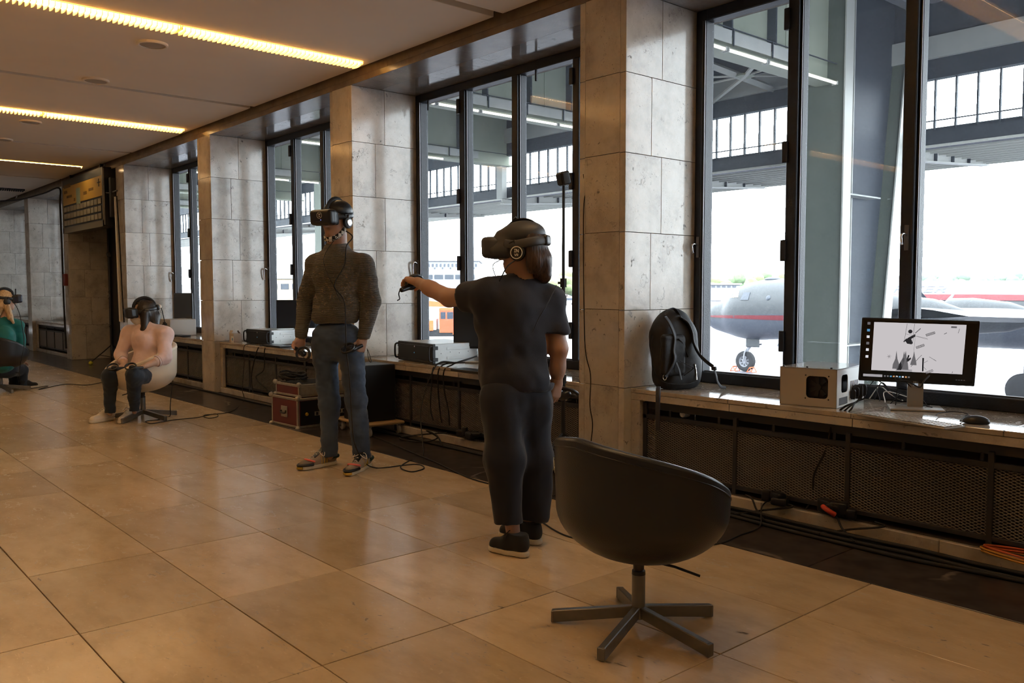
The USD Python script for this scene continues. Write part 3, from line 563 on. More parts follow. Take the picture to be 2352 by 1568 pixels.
def tub_chair(label, base, facing, mat, swivel=.3, logo=None, k=1., spin=None):
    f = unit(facing); rz = math.atan2(-f[0], f[1]); t = thing('tub_chair', label, 'chair', base, rz)
    A = [0, .6, 1.1, 1.6, 2.3, math.pi]; Z = [.455, .505, .565, .632, .695, .737]
    n, m = 96, 22; phi = np.linspace(0, 2 * np.pi, n, endpoint=False); a = np.minimum(phi, 2 * np.pi - phi)
    from scipy.interpolate import PchipInterpolator as PI
    zt = PI(A, Z)(a); zb, R = .262, .326
    def prof(off, z):
        s = np.clip((z - zb - off) / .2, 0, 1); r = (R - off) * np.sqrt(np.maximum(1 - (1 - s) ** 2, 0)); return r * (1 + .09 * np.clip(z - zb - .2, 0, 1))
    def surf(off, z): r = prof(off, z); return np.stack([r * np.sin(phi)[:, None] * k, r * np.cos(phi)[:, None] * (.93 * k) + .01, z], -1)
    tt = np.linspace(0, 1, m) ** 1.35
    out = surf(0, zb + (zt[:, None] - .012 - zb) * tt[None]); inn = surf(.045, zb + .045 + (zt[:, None] - .012 - zb - .045) * tt[None][:, ::-1])
    lip = []
    for q in np.linspace(0, np.pi, 7)[1:-1]:
        o = .0225 - .0225 * math.cos(q); r = prof(o, zt[:, None] - .012); z = zt[:, None] - .012 + .014 * math.sin(q)
        lip.append(np.stack([r * np.sin(phi)[:, None] * k, r * np.cos(phi)[:, None] * (.93 * k) + .01, z], -1)[:, 0])
    G = np.concatenate([out, np.stack(lip, 1), inn], 1)
    part('shell', grid_mesh(G, True, flip=True), mat, t, 50, local=True)
    th = np.linspace(0, 2 * np.pi, n)
    part('rim_seam', tube(np.concatenate([surf(-.0015, zt[:, None] - .03)[:, 0]]), .0022, 5, closed=True), mat, t, True, local=True)
    part('seat_cushion', xf(lathe([(0, .36), (.24, .36), (.268, .385), (.265, .415), (.24, .432), (.12, .438), (0, .44)], 40), s=(k, .93 * k, 1), t=(0, .02, 0)), mat, t, 50, local=True)
    part('gas_lift', lathe([(.0, .275), (.016, .275), (.016, .20), (.013, .2), (.013, .12), (0, .12)], 18), M['black'], t, 40, local=True)
    part('lift_collar', lathe([(.0, .278), (.05, .278), (.05, .262), (.021, .255), (.020, .228), (0, .228)], 20), M['black'], t, 40, local=True)
    part('pedestal', lathe([(.0, .212), (.022, .212), (.0245, .205), (.0245, .045), (0, .045)], 24), M['satin_metal'], t, 40, local=True)
    part('pedestal_cap', lathe([(.0135, .222), (.0245, .222), (.0255, .208), (.0135, .208)], 20), M['black'], t, 40, local=True)
    for j in range(5):
        aa = swivel + j * 2 * np.pi / 5; Mr = rotz(aa - rz if spin is None else aa)
        q = np.array([[.016, -.011, .050], [.016, .011, .050], [.016, -.014, .088], [.016, .014, .088], [.315, -.013, .004], [.315, .013, .004], [.315, -.013, .046], [.315, .013, .046]])
        lg = part('leg', xf(arr(m3.Manifold.hull_points(np.concatenate([q, q * [1, .8, 1] + [0, 0, .003]]))), Mr), M['satin_metal'], t, local=True)
        part('end_cap', xf(rbox((.012, .030, .045), .004), Mr, Mr @ [.318, 0, .0255]), M['satin_metal'], lg, local=True)
    La = .9
    part('lever', tube([(0.03, .02, .262), (.10 * math.sin(La) + .03, .12 * math.cos(La), .250), (.18, .13, .225)], .005, 8), M['black'], t, True, local=True)
    if logo is not None:
        az, z = logo; s = np.array([[math.sin(az), math.cos(az), 0]])[0]; r = prof(0, np.array([[z]]))[0, 0]
        L, r_ = _loc[str(t.GetPath())]; c = rotz(rz) @ np.array([r * s[0] * k, r * s[1] * .93 * k + .01, z]) + L
        nn = rotz(rz) @ np.array([s[0], s[1], -.10]); decal(t, c + unit(nn) * .0005, nn, (0, 0, 1), .030, 'sticker', .0015)
    return t
FC = math.cos(.6) * RIGHT + math.sin(.6) * AWAY
chair_black = tub_chair('black tub swivel chair with a round white sticker, empty, in front of the radiator grille', (-2.03, 2.374, 0), FC, M['leather_black'], swivel=.0, logo=(-2.42 + 2 * math.pi, .60))
chair_white = tub_chair('cream white tub swivel chair under the seated woman in pink', (*(onz(327, 962) + .02 * AWAY)[:2], 0), -.74 * RIGHT - .67 * AWAY, M['leather_white'], swivel=.35, k=1.06)
chair_left = tub_chair('black tub swivel chair under the blonde woman, cut by the photo edge', (*onz(2, 899)[:2], 0), .5 * RIGHT + .87 * AWAY, M['leather_black'], swivel=.2)
# ------------------------------------------------------------------ people
M['skin'] = plain('skin', (.40, .235, .165), .48, subsurface_weight=.12, subsurface_scale=.01, subsurface_radius=(1, .35, .2))
M['skin_pale'] = plain('skin_pale', (.50, .32, .235), .48, subsurface_weight=.12, subsurface_scale=.01, subsurface_radius=(1, .35, .2))
def cloth(name, col, rough=.85, weave=380., amp=.25, var=.25, bands=None):
    nd = {'t': ('texture_coordinate', {}), 'n': ('noise_texture', dict(scale=7., detail=5.)), 'r': ('rgb_ramp', dict(ramp=[(.25, tuple(c * (1 - var) for c in col)), (.75, tuple(min(1, c * (1 + var)) for c in col))])),
          'p': ('principled_bsdf', dict(roughness=rough, sheen_weight=.15, sheen_roughness=.4)), 'b': ('bump', dict(strength=amp, distance=.004))}
    L = [('t.object', 'n.vector'), ('n.fac', 'r.fac'), ('r.color', 'p.base_color'), ('b.normal', 'p.normal')]
    if bands: nd['w'] = ('wave_texture', dict(bands_direction='z', scale=bands, distortion=1.2, detail=1., detail_scale=2.)); L += [('t.object', 'w.vector'), ('w.fac', 'b.height')]
    else: nd['w'] = ('noise_texture', dict(scale=weave, detail=2.)); L += [('t.object', 'w.vector'), ('w.fac', 'b.height')]
    return usdkit.material(stage, LOOKS + name, nd, L, surface='p.BSDF')
def hairmat(name, a, b):
    nd = {'t': ('texture_coordinate', {}), 'm': ('mapping', dict(scale=(110., 110., 5.))), 'n': ('noise_texture', dict(scale=1., detail=3.)), 'r': ('rgb_ramp', dict(ramp=[(.3, a), (.7, b)])), 'bp': ('bump', dict(strength=.6, distance=.004)), 'p': ('principled_bsdf', dict(roughness=.42, anisotropic=.4))}
    return usdkit.material(stage, LOOKS + name, nd, [('t.object', 'm.vector'), ('m.vector', 'n.vector'), ('n.fac', 'r.fac'), ('r.color', 'p.base_color'), ('n.fac', 'bp.height'), ('bp.normal', 'p.normal')], surface='p.BSDF')
M['knit'] = cloth('grey_knit', (.125, .108, .092), .9, amp=.9, bands=42.)
M['denim'] = cloth('blue_denim', (.050, .075, .125), .85, 500., .3, .45)
M['denim_dark'] = cloth('dark_denim', (.018, .028, .045), .85, 500., .3, .4)
M['navy'] = cloth('navy_cotton', (.012, .014, .026), .85, 500., .2, .25)
M['navy_trouser'] = cloth('navy_trouser', (.008, .010, .020), .85, 500., .2, .25)
M['pink'] = cloth('pink_cotton', (.74, .56, .54), .85, 400., .2, .12)
M['teal'] = cloth('teal_cotton', (.004, .13, .125), .8, 400., .2, .2)
M['hair_dark'] = hairmat('hair_dark', (.010, .007, .006), (.035, .022, .016))
M['hair_brown'] = hairmat('hair_brown', (.020, .011, .008), (.075, .042, .030))
M['hair_blonde'] = hairmat('hair_blonde', (.26, .15, .06), (.62, .44, .24))
M['mask'] = plain('paper_mask', (.66, .60, .54), .8)
M['shoe_white'] = plain('white_canvas', (.66, .58, .48), .7)
M['sole'] = plain('pale_sole', (.62, .55, .43), .6)
M['grey_hmd'] = plain('grey_headset_shell', (.055, .058, .066), .5)

def grow(sh, e):
    out = []
    for s in sh:
        if s[0] == 'c': out.append((*s[:3], max(s[3] + e, .004), max(s[4] + e, .004), *s[5:]))
        elif s[0] == 'e': out.append((s[0], s[1], s[2] + e, *s[3:]))
        else: out.append((s[0], s[1], s[2] + e, *s[3:]))
    return out
def head(c, f, up=UPV, s=1.):
    """Cranium, jaw, nose, brow, lips, chin and ears around c (between the ears, at eye height), facing f."""
    Mh = look(f, up); P = lambda x, y, z: np.asarray(c) + Mh @ np.array([x, y, z]) * s
    b = lambda p, r, k=.02: blob(P(*p), np.array(r) * s, k, Mh)
    return [b((0, -.012, .032), (.076, .096, .088)), b((0, .028, -.040), (.060, .066, .075), .04), b((0, .066, -.098), (.030, .024, .022), .03), b((0, .070, .022), (.056, .026, .018), .02),
            cone(P(0, .090, .008), P(0, .112, -.034), .010 * s, .0135 * s, .012), b((.013, .098, -.036), (.009, .010, .008), .01), b((-.013, .098, -.036), (.009, .010, .008), .01),
            b((0, .089, -.063), (.024, .010, .006), .006), b((0, .087, -.076), (.022, .011, .0065), .006), b((.036, .062, -.022), (.022, .022, .020), .02), b((-.036, .062, -.022), (.022, .022, .020), .02),
            b((.078, -.008, -.012), (.010, .020, .032), .008), b((-.078, -.008, -.012), (.010, .020, .032), .008),
            b((.031, .080, .006), (.013, .010, .011), .006), b((-.031, .080, .006), (.013, .010, .011), .006)]
def hand(w, d, n, side, curl=(.35, .6, .4), thumb=(.5, .5), s=1., spread=.05):
    """w: wrist, d: towards the fingers, n: where the palm faces, side: +1 right hand, -1 left hand."""
    d = unit(d); n = unit(np.array(n) - d * (np.array(n) @ d)); t = side * np.cross(d, n); sh = []
    curl = curl if np.ndim(curl[0]) else [curl] * 4
    for i, (o, L, r) in enumerate(((.027, .072, .0088), (.009, .081, .0090), (-.009, .075, .0086), (-.026, .060, .0076))):
        kn = w + (d * (.088 - .004 * abs(i - 1)) + t * o) * s; sh.append(cone(w + (d * .004 + t * o * .62) * s, kn, .0165 * s, .0115 * s, .016)); p, a, q = kn, 0., unit(d + t * spread * (1.5 - i))
        for seg, cu in zip((.45, .30, .25), curl[i]):
            a += cu; e = p + (q * math.cos(a) + n * math.sin(a)) * L * seg * s; sh.append(cone(p, e, r * s, r * .9 * s, .004)); p, r = e, r * .93
    sh.append(blob(w + (d * .05 + n * .008) * s, np.array([.034, .045, .014]) * s, .016, frame(t, d, n)))
    b = w + (d * .022 + t * .024 + n * .004) * s; q = unit(d * .62 + t * .66 + n * .42); sh.append(cone(w + d * .012 * s, b, .016 * s, .0165 * s, .014)); a = 0.; r = .0135; inw = unit(n * .6 - t * .8 + d * .3)
    for seg, cu in zip((.040, .032, .026), (0., *thumb)):
        q = unit(q + inw * cu); e = b + q * seg * s; sh.append(cone(b, e, r * s, r * .86 * s, .008)); b, r = e, r * .86
    return sh
def shoe(heel, toe, sole_m, upper_m, parent, name='shoe', h=.20, lace=None, extra=None, toe_r=.036):
    """A low shoe standing on the floor from heel to toe."""
    heel, toe = np.array([*heel[:2], 0.]), np.array([*toe[:2], 0.]); L = np.linalg.norm(toe - heel); d = (toe - heel) / L; x = np.cross(d, UPV)
    S = lambda a, b, c: heel + d * a * L + x * b + UPV * c
    sole = soft([cone(S(.13, 0, .014), S(.5, .002, .014), .034, .034, .03, (UPV, 1.)), cone(S(.5, 0, .014), S(.86, 0, .014), .036, toe_r, .03)], .006, cuts=[rblock(S(.5, 0, -.05), (.4, .4, .051), .001), rblock(S(.5, 0, .078), (.4, .4, .05), .001)])
    up_ = soft([cone(S(.14, 0, .05), S(.5, 0, .05), .033, .036, .02), cone(S(.5, 0, .045), S(.85, 0, .033), .037, toe_r * .92, .03), cone(S(.16, 0, .085), S(.42, 0, .075), .030, .033, .03), cone(S(.18, 0, .06), S(.22, 0, .105), .034, .040, .02)], .006, cuts=[rblock(S(.5, 0, -.05), (.4, .4, .074), .001), rblock(S(.24, 0, .125), (.06, .06, .02), .02)])
    s = part(name, smoothed(up_, 2), upper_m, parent, True); part('sole', sole, sole_m, s, 40)
    if lace is not None:
        for i in range(4):
            a = .44 + .085 * i; z = .098 - .012 * i; P = spline([S(a, -.024, z - .014), S(a + .02, 0, z + .010), S(a, .024, z - .014)], 5); part('lace', tube(P, .0028, 6), lace, s, True)
        for sg_ in (-1, 1): part('lace_loop', tube(spline([S(.44, 0, .112), S(.40, sg_ * .03, .118), S(.46, sg_ * .055, .085), S(.50, sg_ * .03, .10), S(.44, 0, .112)], 5), .0026, 6), lace, s, True)
    if extra: extra(s, S)
    return s
def headset(label, c, f, up, shell, logo=True, phones=True, s=1., cap=False, group=None, front=.0):
    """A headset: visor, face gasket, halo strap, crown strap, knob at the back, earphones."""
    Mh = look(f, up); P = lambda x, y, z: np.asarray(c) + Mh @ np.array([x, y, z]) * s
    t = thing('vr_headset', label, 'VR headset', P(0, 0, 0), group=group)
    v = soft([rblock(P(0, .132 + front, .010), np.array([.090, .034, .050]) * s, .022 * s, .01, Mh), rblock(P(0, .100, .006), np.array([.083, .030, .046]) * s, .02 * s, .02, Mh)], .005)
    vis = part('visor', v, shell, t, 45)
    if logo: decal(vis, P(0, .1668 + front, .022), Mh @ [0, 1, 0], up, .021 * s)
    part('wordmark', (lambda m: (np.array(m[0]) @ np.array([Mh @ [-1, 0, 0], Mh @ [0, 0, 1], Mh @ [0, 1, 0]]) + P(.034, .1662 + front, -.020), m[1]))(arr(meshkit.text_mesh('INVR.SPACE', .0052 * s, .0012))), M['frame_edge'], vis)
    part('face_gasket', soft([rblock(P(0, .078, .002), np.array([.078, .020, .044]) * s, .016 * s, .01, Mh)], .005), M['black_matte'], t, 45)
    a = np.linspace(-.25 * np.pi, 1.25 * np.pi, 26); ring = [P(.094 * math.cos(q), -.010 - .108 * math.sin(q), .018 + .012 * math.sin(q)) for q in a]
    part('halo_strap', tube(ring, .017 * s, 8, flat=(1.0, .38)), M['black'], t, True)
    q = np.linspace(0, np.pi, 16); part('crown_strap', tube([P(0, .095 * math.cos(w) - .01, .038 + .096 * math.sin(w)) for w in q], .016 * s, 8, flat=(.25, 1.)), M['black'], t, True)
    part('rear_knob', soft([rblock(P(0, -.122, .030), np.array([.040, .018, .026]) * s, .014 * s, .01, Mh)], .005), M['black'], t, 45)
    if phones:
        for sx in (-1, 1):
            e = part('earphone', (lambda m: (m[0] @ frame(Mh @ [0, 1, 0], Mh @ [0, 0, 1], Mh @ [sx, 0, 0]).T + P(sx * .078, -.004, -.026), m[1]))(lathe([(0, 0), (.036 * s, .0), (.040 * s, .008), (.038 * s, .022), (.030 * s, .027), (0, .028)], 24)), M['black'], t, 40)
            part('phone_arm', tube([P(sx * .098, .0, .0), P(sx * .104, .004, .03), P(sx * .098, .03, .02)], .007 * s, 8), M['black'], t, True)
            if phones == 'logo': decal(e, P(sx * .1068, -.004, -.026), Mh @ [sx, 0, 0], up, .030 * s)
            elif phones == 'bright': part('ear_disc', (lambda m: (m[0] @ frame(Mh @ [0, 1, 0], Mh @ [0, 0, 1], Mh @ [sx, 0, 0]).T + P(sx * .106, -.004, -.026), m[1]))(lathe([(0, .003), (.022, .003), (.026, .0), (0, 0)], 20)), M['chrome'], e, 40)
    return t, P
def controller(label, c, axis, face, group=None, strap=None):
    """A hand controller: grip along axis, a tracking ring facing face."""
    a = unit(axis); n = unit(np.array(face) - a * (np.array(face) @ a)); x = np.cross(a, n); t = thing('hand_controller', label, 'VR controller', c, group=group)
    c = np.asarray(c, float)
    part('grip', soft([cone(c - a * .055, c + a * .02, .013, .016, .02), cone(c + a * .02, c + a * .045 + n * .01, .018, .022, .02)], .004), M['black'], t, True)
    rc = c + a * .055 + n * .022; q = np.linspace(0, 2 * np.pi, 28, endpoint=False)
    part('tracking_ring', tube([rc + .046 * (math.cos(w) * x + math.sin(w) * unit(a * .85 + n * -.3)) for w in q], .0095, 8, closed=True, flat=(1, .7)), M['black'], t, True)
    part('thumb_pad', (lambda m: (m[0] @ frame(x, np.cross(n, x), n).T + c + a * .04 + n * .026, m[1]))(lathe([(0, 0), (.016, 0), (.015, .004), (0, .005)], 18)), M['grille_frame'], t, 40)
    part('button', (lambda m: (m[0] @ frame(x, np.cross(n, x), n).T + c + a * .022 + n * .018 + x * .006, m[1]))(lathe([(0, 0), (.006, 0), (.0055, .004), (0, .005)], 12)), M['chrome'], t, 40)
    if strap is not None: part('wrist_strap', tube(spline(strap, 6), .0032, 6, flat=(1, .5)), M['black_matte'], t, True)
    return t
def cable(label, P, r=.0035, mat=None, name='cable', cat_='cable', n=8, group=None):
    return single(name, tube(spline(P, n), r, 7), mat or M['black_matte'], label, cat_, group, True)

# --- the standing man
D = 6.03; J = lambda u, v, dd=0.: PX(u, v, D + dd)
fm = unit(-AWAY * math.cos(.42) - RIGHT * math.sin(.42)); Mb = look(fm)
man = thing('person', 'standing person in a grey knit sweater and blue jeans wearing a black headset', 'person', (*J(785, 1075)[:2], 0))
hc = J(772, 507, .0); fh = unit(-AWAY * math.cos(.5) - RIGHT * math.sin(.5) - UPV * .06)
sR, sL = J(726, 606, .07), J(834, 608, -.07); eR, eL = J(702, 690, .10), J(852, 692, -.02); wR, wL = J(692, 772, .02), J(835, 774, -.06)
torso = [blob(J(777, 632, .0), (.185, .118, .165), .05, Mb), blob(J(772, 700, .01), (.176, .115, .16), .06, Mb), blob(J(774, 765, .02), (.168, .122, .11), .05, Mb),
         cone(J(773, 585, .04), sR, .062, .066, .05), cone(J(775, 585, .03), sL, .062, .066, .05), cone(J(752, 625, .02), J(800, 625, -.03), .10, .10, .05, (fm, 1.1))]
neck = [cone(J(774, 590, .04), J(774, 540, .015), .074, .068, .03)]
armR = [cone(sR, eR, .066, .056, .03), cone(eR, wR, .054, .038, .02)]; armL = [cone(sL, eL, .074, .064, .03), cone(eL, wL, .062, .041, .02)]
hipR, hipL = J(745, 790, .07), J(804, 790, -.02); kR, kL = J(757, 925, .06), J(819, 925, -.03); aR, aL = J(757, 1046, .06), J(832, 1050, -.02)
legR = [cone(hipR, kR, .088, .066, .04), cone(kR, aR, .064, .050, .03)]; legL = [cone(hipL, kL, .088, .066, .04), cone(kL, aL, .066, .055, .03)]
hR = hand(wR + unit(wR - eR) * .01, -UPV * .93 - RIGHT * .16 - AWAY * .18, RIGHT * .55 - AWAY * .75, +1, (.55, .9, .5), (.35, .5), 1.02)
hL = hand(wL + unit(wL - eL) * .01, -UPV * .93 - RIGHT * .22 - AWAY * .05, -RIGHT * .72 + AWAY * .55, -1, (.4, .55, .35), (.3, .3), 1.04)
skin = grow(torso + legR + legL, -.02) + neck + grow(armR + armL, -.012) + head(hc, fh, s=1.07) + [cone(wR + (eR - wR) * .1, wR, .030, .027, .01), cone(wL + (eL - wL) * .1, wL, .032, .028, .01)]
part('body', cat(soft(skin, .0075), soft(hR + [cone(wR + (eR - wR) * .12, wR, .029, .026, .01)], .0035), soft(hL + [cone(wL + (eL - wL) * .12, wL, .030, .027, .01)], .0035)), M['skin'], man, True)
hem = J(771, 742, .02)
knit = soft(grow(torso[:2] + torso[3:] + armR[:1] + armL[:1], .004) + [blob(J(771, 728, .015), (.180, .130, .075), .05, Mb), cone(J(774, 577, .035), J(774, 600, .03), .080, .12, .06)], .008, cuts=[rblock(hem - UPV * .2, (.22, .22, .2), .004, Mb)])
slv = soft(grow([armR[0], armR[1], armL[0], armL[1]], .005), .008, cuts=[rblock(wR - unit(eR - wR) * .1, (.08, .1, .08), .002, look(eR - wR, fm)), rblock(wL - unit(eL - wL) * .1, (.08, .1, .08), .002, look(eL - wL, fm))])
knit = cat(knit, slv)
sw = part('sweater', rumple(knit, .010, 9., 3, (1, 1, 1.6)), M['knit'], man, True)
q = np.linspace(0, 2 * np.pi, 30, endpoint=False)
part('collar', tube([J(774, 572, .035) + Mb @ [.066 * math.cos(w), .064 * math.sin(w) + .0, .012 - .030 * max(math.sin(w), 0)] for w in q], .009, 8, closed=True), M['knit'], sw, True)
for p_, e_, r_ in ((wR, eR, .037), (wL, eL, .041)): part('cuff', tube([p_ + (e_ - p_) * a for a in np.linspace(.02, .22, 6)], r_, 20), M['knit'], sw, True)
jean = soft(grow(legR + legL, .006) + [blob(J(773, 770, .02), (.178, .127, .105), .05, Mb), cone(J(752, 800, .03), J(797, 800, 0), .09, .09, .04, (fm, 1.0))], .008, cuts=[rblock(J(771, 738, .02) + UPV * .2, (.3, .3, .2), .002, Mb), rblock(aR - UPV * .2, (.10, .10, .2), .002), rblock(aL - UPV * .2, (.10, .10, .2), .002)])
jn = part('jeans', rumple(jean, .014, 11., 5, (1, 1, 1.5)), M['denim'], man, True)
for a_ in (aR, aL): part('hem', tube([a_ + UPV * z for z in (.0, .012, .024)], .060 if a_ is aL else .055, 20), M['denim'], jn, True)
stripe_y, coral = plain('yellow_stripe', (.50, .31, .03), .6), plain('coral_panel', (.75, .16, .13), .6)
taupe, green_ = cloth('taupe_mesh', (.27, .215, .165), .8), plain('dark_green_heel', (.01, .045, .04), .6)
def trainer(s, S):
    for k in range(3):
        P = [S(.36 + .065 * k, b, z) for b, z in ((.040, .030), (.042, .055), (.030, .086))]; part('side_stripe', tube(P, .0065, 6, flat=(1, .4)), stripe_y, s, True)
        P = [S(.36 + .065 * k, -b, z) for b, z in ((.040, .030), (.042, .055), (.030, .086))]; part('side_stripe', tube(P, .0065, 6, flat=(1, .4)), stripe_y, s, True)
    part('toe_guard', tube(spline([S(.70, -.042, .035), S(.88, -.036, .036), S(.985, 0, .034), S(.88, .036, .036), S(.70, .042, .035)], 5), .010, 7), M['black'], s, True)
    part('toe_cap', tube(spline([S(.93, -.026, .018), S(.995, 0, .018), S(.93, .026, .018)], 5), .010, 6), stripe_y, s, True)
    part('side_panel', tube(spline([S(.66, -.040, .052), S(.76, -.03, .064), S(.80, .0, .069), S(.76, .03, .064), S(.66, .040, .052)], 5), .007, 6), coral, s, True)
    part('heel_wrap', tube(spline([S(.24, -.037, .062), S(.06, -.024, .062), S(.015, 0, .062), S(.06, .024, .062), S(.24, .037, .062)], 5), .015, 8), green_, s, True)
    part('tongue', tube(spline([S(.62, 0, .074), S(.46, 0, .102), S(.36, 0, .135)], 4), .022, 8, flat=(.35, 1.)), M['black'], s, True)
for he, to in (((775, 1064), (684, 1081)), ((851, 1068), (795, 1095))): shoe(onz(*he), onz(*to), M['sole'], taupe, man, lace=M['mask'], extra=trainer)
# hair at the nape, the patterned mask pulled under the chin
Mh = look(fh); HP = lambda x, y, z: hc + Mh @ np.array([x, y, z]) * 1.03
part('hair', soft([blob(HP(0, -.022, .042), (.080, .096, .086), .01, Mh)], .006, cuts=[rblock(HP(0, .10, .0), (.2, .075, .2), .01, Mh)]), M['hair_dark'], man, True)
chk = usdkit.material(stage, LOOKS + 'check_mask', {'g': ('texture_coordinate', {}), 'mp': ('mapping', dict(rotation=(.3, .5, .6))), 'c': ('checker_texture', dict(scale=46., color1=(.62, .60, .55), color2=(.01, .01, .01))), 'p': ('principled_bsdf', dict(roughness=.8))}, [('g.object', 'mp.vector'), ('mp.vector', 'c.vector'), ('c.color', 'p.base_color')], surface='p.BSDF')
part('chin_mask', tube(spline([HP(-.074, .0, -.055), HP(-.062, .045, -.098), HP(-.03, .088, -.122), HP(0, .098, -.126), HP(.03, .088, -.122), HP(.062, .045, -.098), HP(.074, .0, -.055)], 6), .017, 10, flat=(1, .45)), chk, man, True, label='black and white patterned mask worn under the chin')
hs, HS = headset('black headset with a white ring logo on its visor, worn by the man in the sweater', HP(0, -.004, .012), fh, UPV, M['black'], phones='bright', s=1.06)
# a bulky padded crown over the headset
part('crown_shell', soft([blob(HS(0, -.022, .052), (.096, .106, .080), .01, Mh)], .006, cuts=[rblock(HS(0, .0, -.03), (.2, .2, .06), .004, Mh), rblock(HS(0, .15, .0), (.2, .075, .2), .004, Mh)]), M['black'], hs, True)
part('status_light', ball(HS(-.01, .167, -.008), .0022), emit('blue_led', (.15, .2, 1.), 4.), hs)
controller('black ring controller with white mark in the right hand of the man in the sweater', J(688, 806, -.035), RIGHT * .35 - UPV * .2 - AWAY * .2, -AWAY * 1. + UPV * .1, strap=[J(696, 815, -.03), J(699, 826, -.03), J(697, 835, -.02)])
controller('black ring controller beside the left thigh of the man in the sweater', J(815, 800, -.12), -UPV * .2 - RIGHT * .5 - AWAY * .4, -RIGHT * .5 - AWAY * .6 + UPV * .3, strap=[J(843, 800, -.04), J(847, 826, -.03), J(853, 830, -.03), J(845, 803, -.05)])
cable('thin black headset cable hanging over the chest of the man in the sweater', [HS(-.09, -.05, .0), J(748, 580, -.14), J(749, 620, -.15), J(765, 655, -.165), J(781, 690, -.15)], .0022)
cable('black cable from the headset down the leg of the man to the floor', [HS(.1, -.03, -.02), J(808, 540, -.05), J(796, 565, -.10), J(790, 610, -.15), J(768, 655, -.165), J(790, 690, -.15), J(794, 745, -.15), J(796, 800, -.16), J(801, 850, -.15), J(805, 900, -.14), J(808, 960, -.13), J(815, 1020, -.11), J(838, 1062, -.08), onz(862, 1074, .006), onz(890, 1073, .004), onz(920, 1069, .004), onz(960, 1066, .004), onz(974, 1075, .004), onz(945, 1083, .004), onz(920, 1073, .008), onz(940, 1058, .004), onz(972, 1048, .004), (-5.60, 3.9, .30), (-5.68, 4.11, .63), (-5.72, 4.35, .64)], .0042)
# --- the woman in black, seen from behind, pointing
D = 4.10; J = lambda u, v, dd=0.: PX(u, v, D + dd)
fw_ = unit(AWAY * math.cos(.5) - RIGHT * math.sin(.5)); Mb = look(fw_)
wom = thing('person', 'person in a black T-shirt and navy trousers seen from behind, pointing with an outstretched arm', 'person', (*J(1195, 1262)[:2], 0))
hc = J(1198, 573, .02); fh = unit(-RIGHT * .95 + AWAY * .28 - UPV * .05)
sL, sR = J(1124, 676, -.03), J(1262, 690, .06); eL, wL = J(1032, 684, .16), J(960, 648, .36); eR, wR = J(1284, 800, .04), J(1279, 872, .08)
torso = [blob(J(1193, 715, .02), (.170, .108, .155), .05, Mb), blob(J(1191, 800, .02), (.172, .118, .17), .06, Mb), blob(J(1188, 880, .02), (.165, .125, .13), .06, Mb),
         cone(J(1195, 655, .03), sL, .055, .058, .05), cone(J(1200, 655, .04), sR, .055, .058, .05)]
neck = [cone(J(1207, 660, .04), J(1206, 606, .03), .062, .055, .03)]
armL = [cone(sL, eL, .055, .043, .03), cone(eL, wL + (eL - wL) * .35, .044, .038, .02), cone(wL + (eL - wL) * .45, wL, .038, .026, .02)]
armR = [cone(sR, eR, .054, .042, .03), cone(eR, wR + (eR - wR) * .3, .042, .036, .02), cone(wR + (eR - wR) * .4, wR, .037, .027, .02)]
hipL, hipR = J(1152, 920, -.05), J(1222, 920, .06); kL, kR = J(1160, 1060, -.06), J(1224, 1060, .08); aL, aR = J(1180, 1236, -.03), J(1216, 1212, .17)
legL = [cone(hipL, kL, .09, .064, .04), cone(kL, aL, .055, .036, .03)]; legR = [cone(hipR, kR, .09, .064, .04), cone(kR, aR, .055, .036, .03)]
hL = hand(wL, wL - eL - UPV * .015, -UPV * 1. - AWAY * .15, -1, ((.25, .45, .3), (.35, .55, .35), (.5, .6, .4), (.65, .6, .4)), (.5, .4), .92, .09)
hR = hand(wR, -UPV * 1. - RIGHT * .12, -RIGHT * .6 + AWAY * .75, +1, (.5, .75, .4), (.3, .3), .92)
skin = grow(torso, -.02) + neck + armL + armR + grow(legL, -.004) + grow(legR, -.004) + head(hc, fh, s=.97)
part('body', cat(soft(skin, .007), soft(hL + [cone(wL + (eL - wL) * .3, wL, .032, .0265, .01)], .0033), soft(hR + [cone(wR + (eR - wR) * .25, wR, .031, .0275, .01)], .0033)), M['skin'], wom, True)
slvL = sL + (eL - sL) * .62; slvR = sR + (eR - sR) * .78
tee = soft(grow(torso, .010) + [cone(sL, slvL, .074, .070, .04), cone(sR, slvR, .070, .062, .04), cone(sL + UPV * -.03, J(1128, 735, .02), .06, .07, .05), blob(J(1190, 862, .02), (.172, .135, .10), .05, Mb), cone(J(1150, 720, .0), J(1150, 850, .0), .085, .09, .05), cone(J(1235, 720, .05), J(1228, 850, .05), .085, .09, .05)], .0075,
           cuts=[rblock(J(1187, 892, .02) - UPV * .2, (.3, .3, .2), .002, Mb), rblock(slvL + unit(eL - sL) * .1, (.12, .10, .12), .002, look(eL - sL)), rblock(slvR + unit(eR - sR) * .1, (.12, .10, .12), .002, look(eR - sR, fw_)), rblock(J(1205, 640, .03) + UPV * .05, (.062, .062, .07), .03, Mb)])
ts = part('t_shirt', rumple(tee, .022, 6.5, 11, (1, 1, .8)), M['navy'], wom, True)
part('neckband', tube([J(1204, 645, .03) + Mb @ [.068 * math.cos(w), .064 * math.sin(w), -.012 - .012 * math.sin(w)] for w in q], .008, 8, closed=True), M['navy'], ts, True)
part('shoulder_seam', tube(spline([J(1278, 655, .02), J(1256, 700, -.09), J(1238, 730, -.11), J(1222, 765, -.11)], 6), .0022, 5), M['navy'], ts, True)
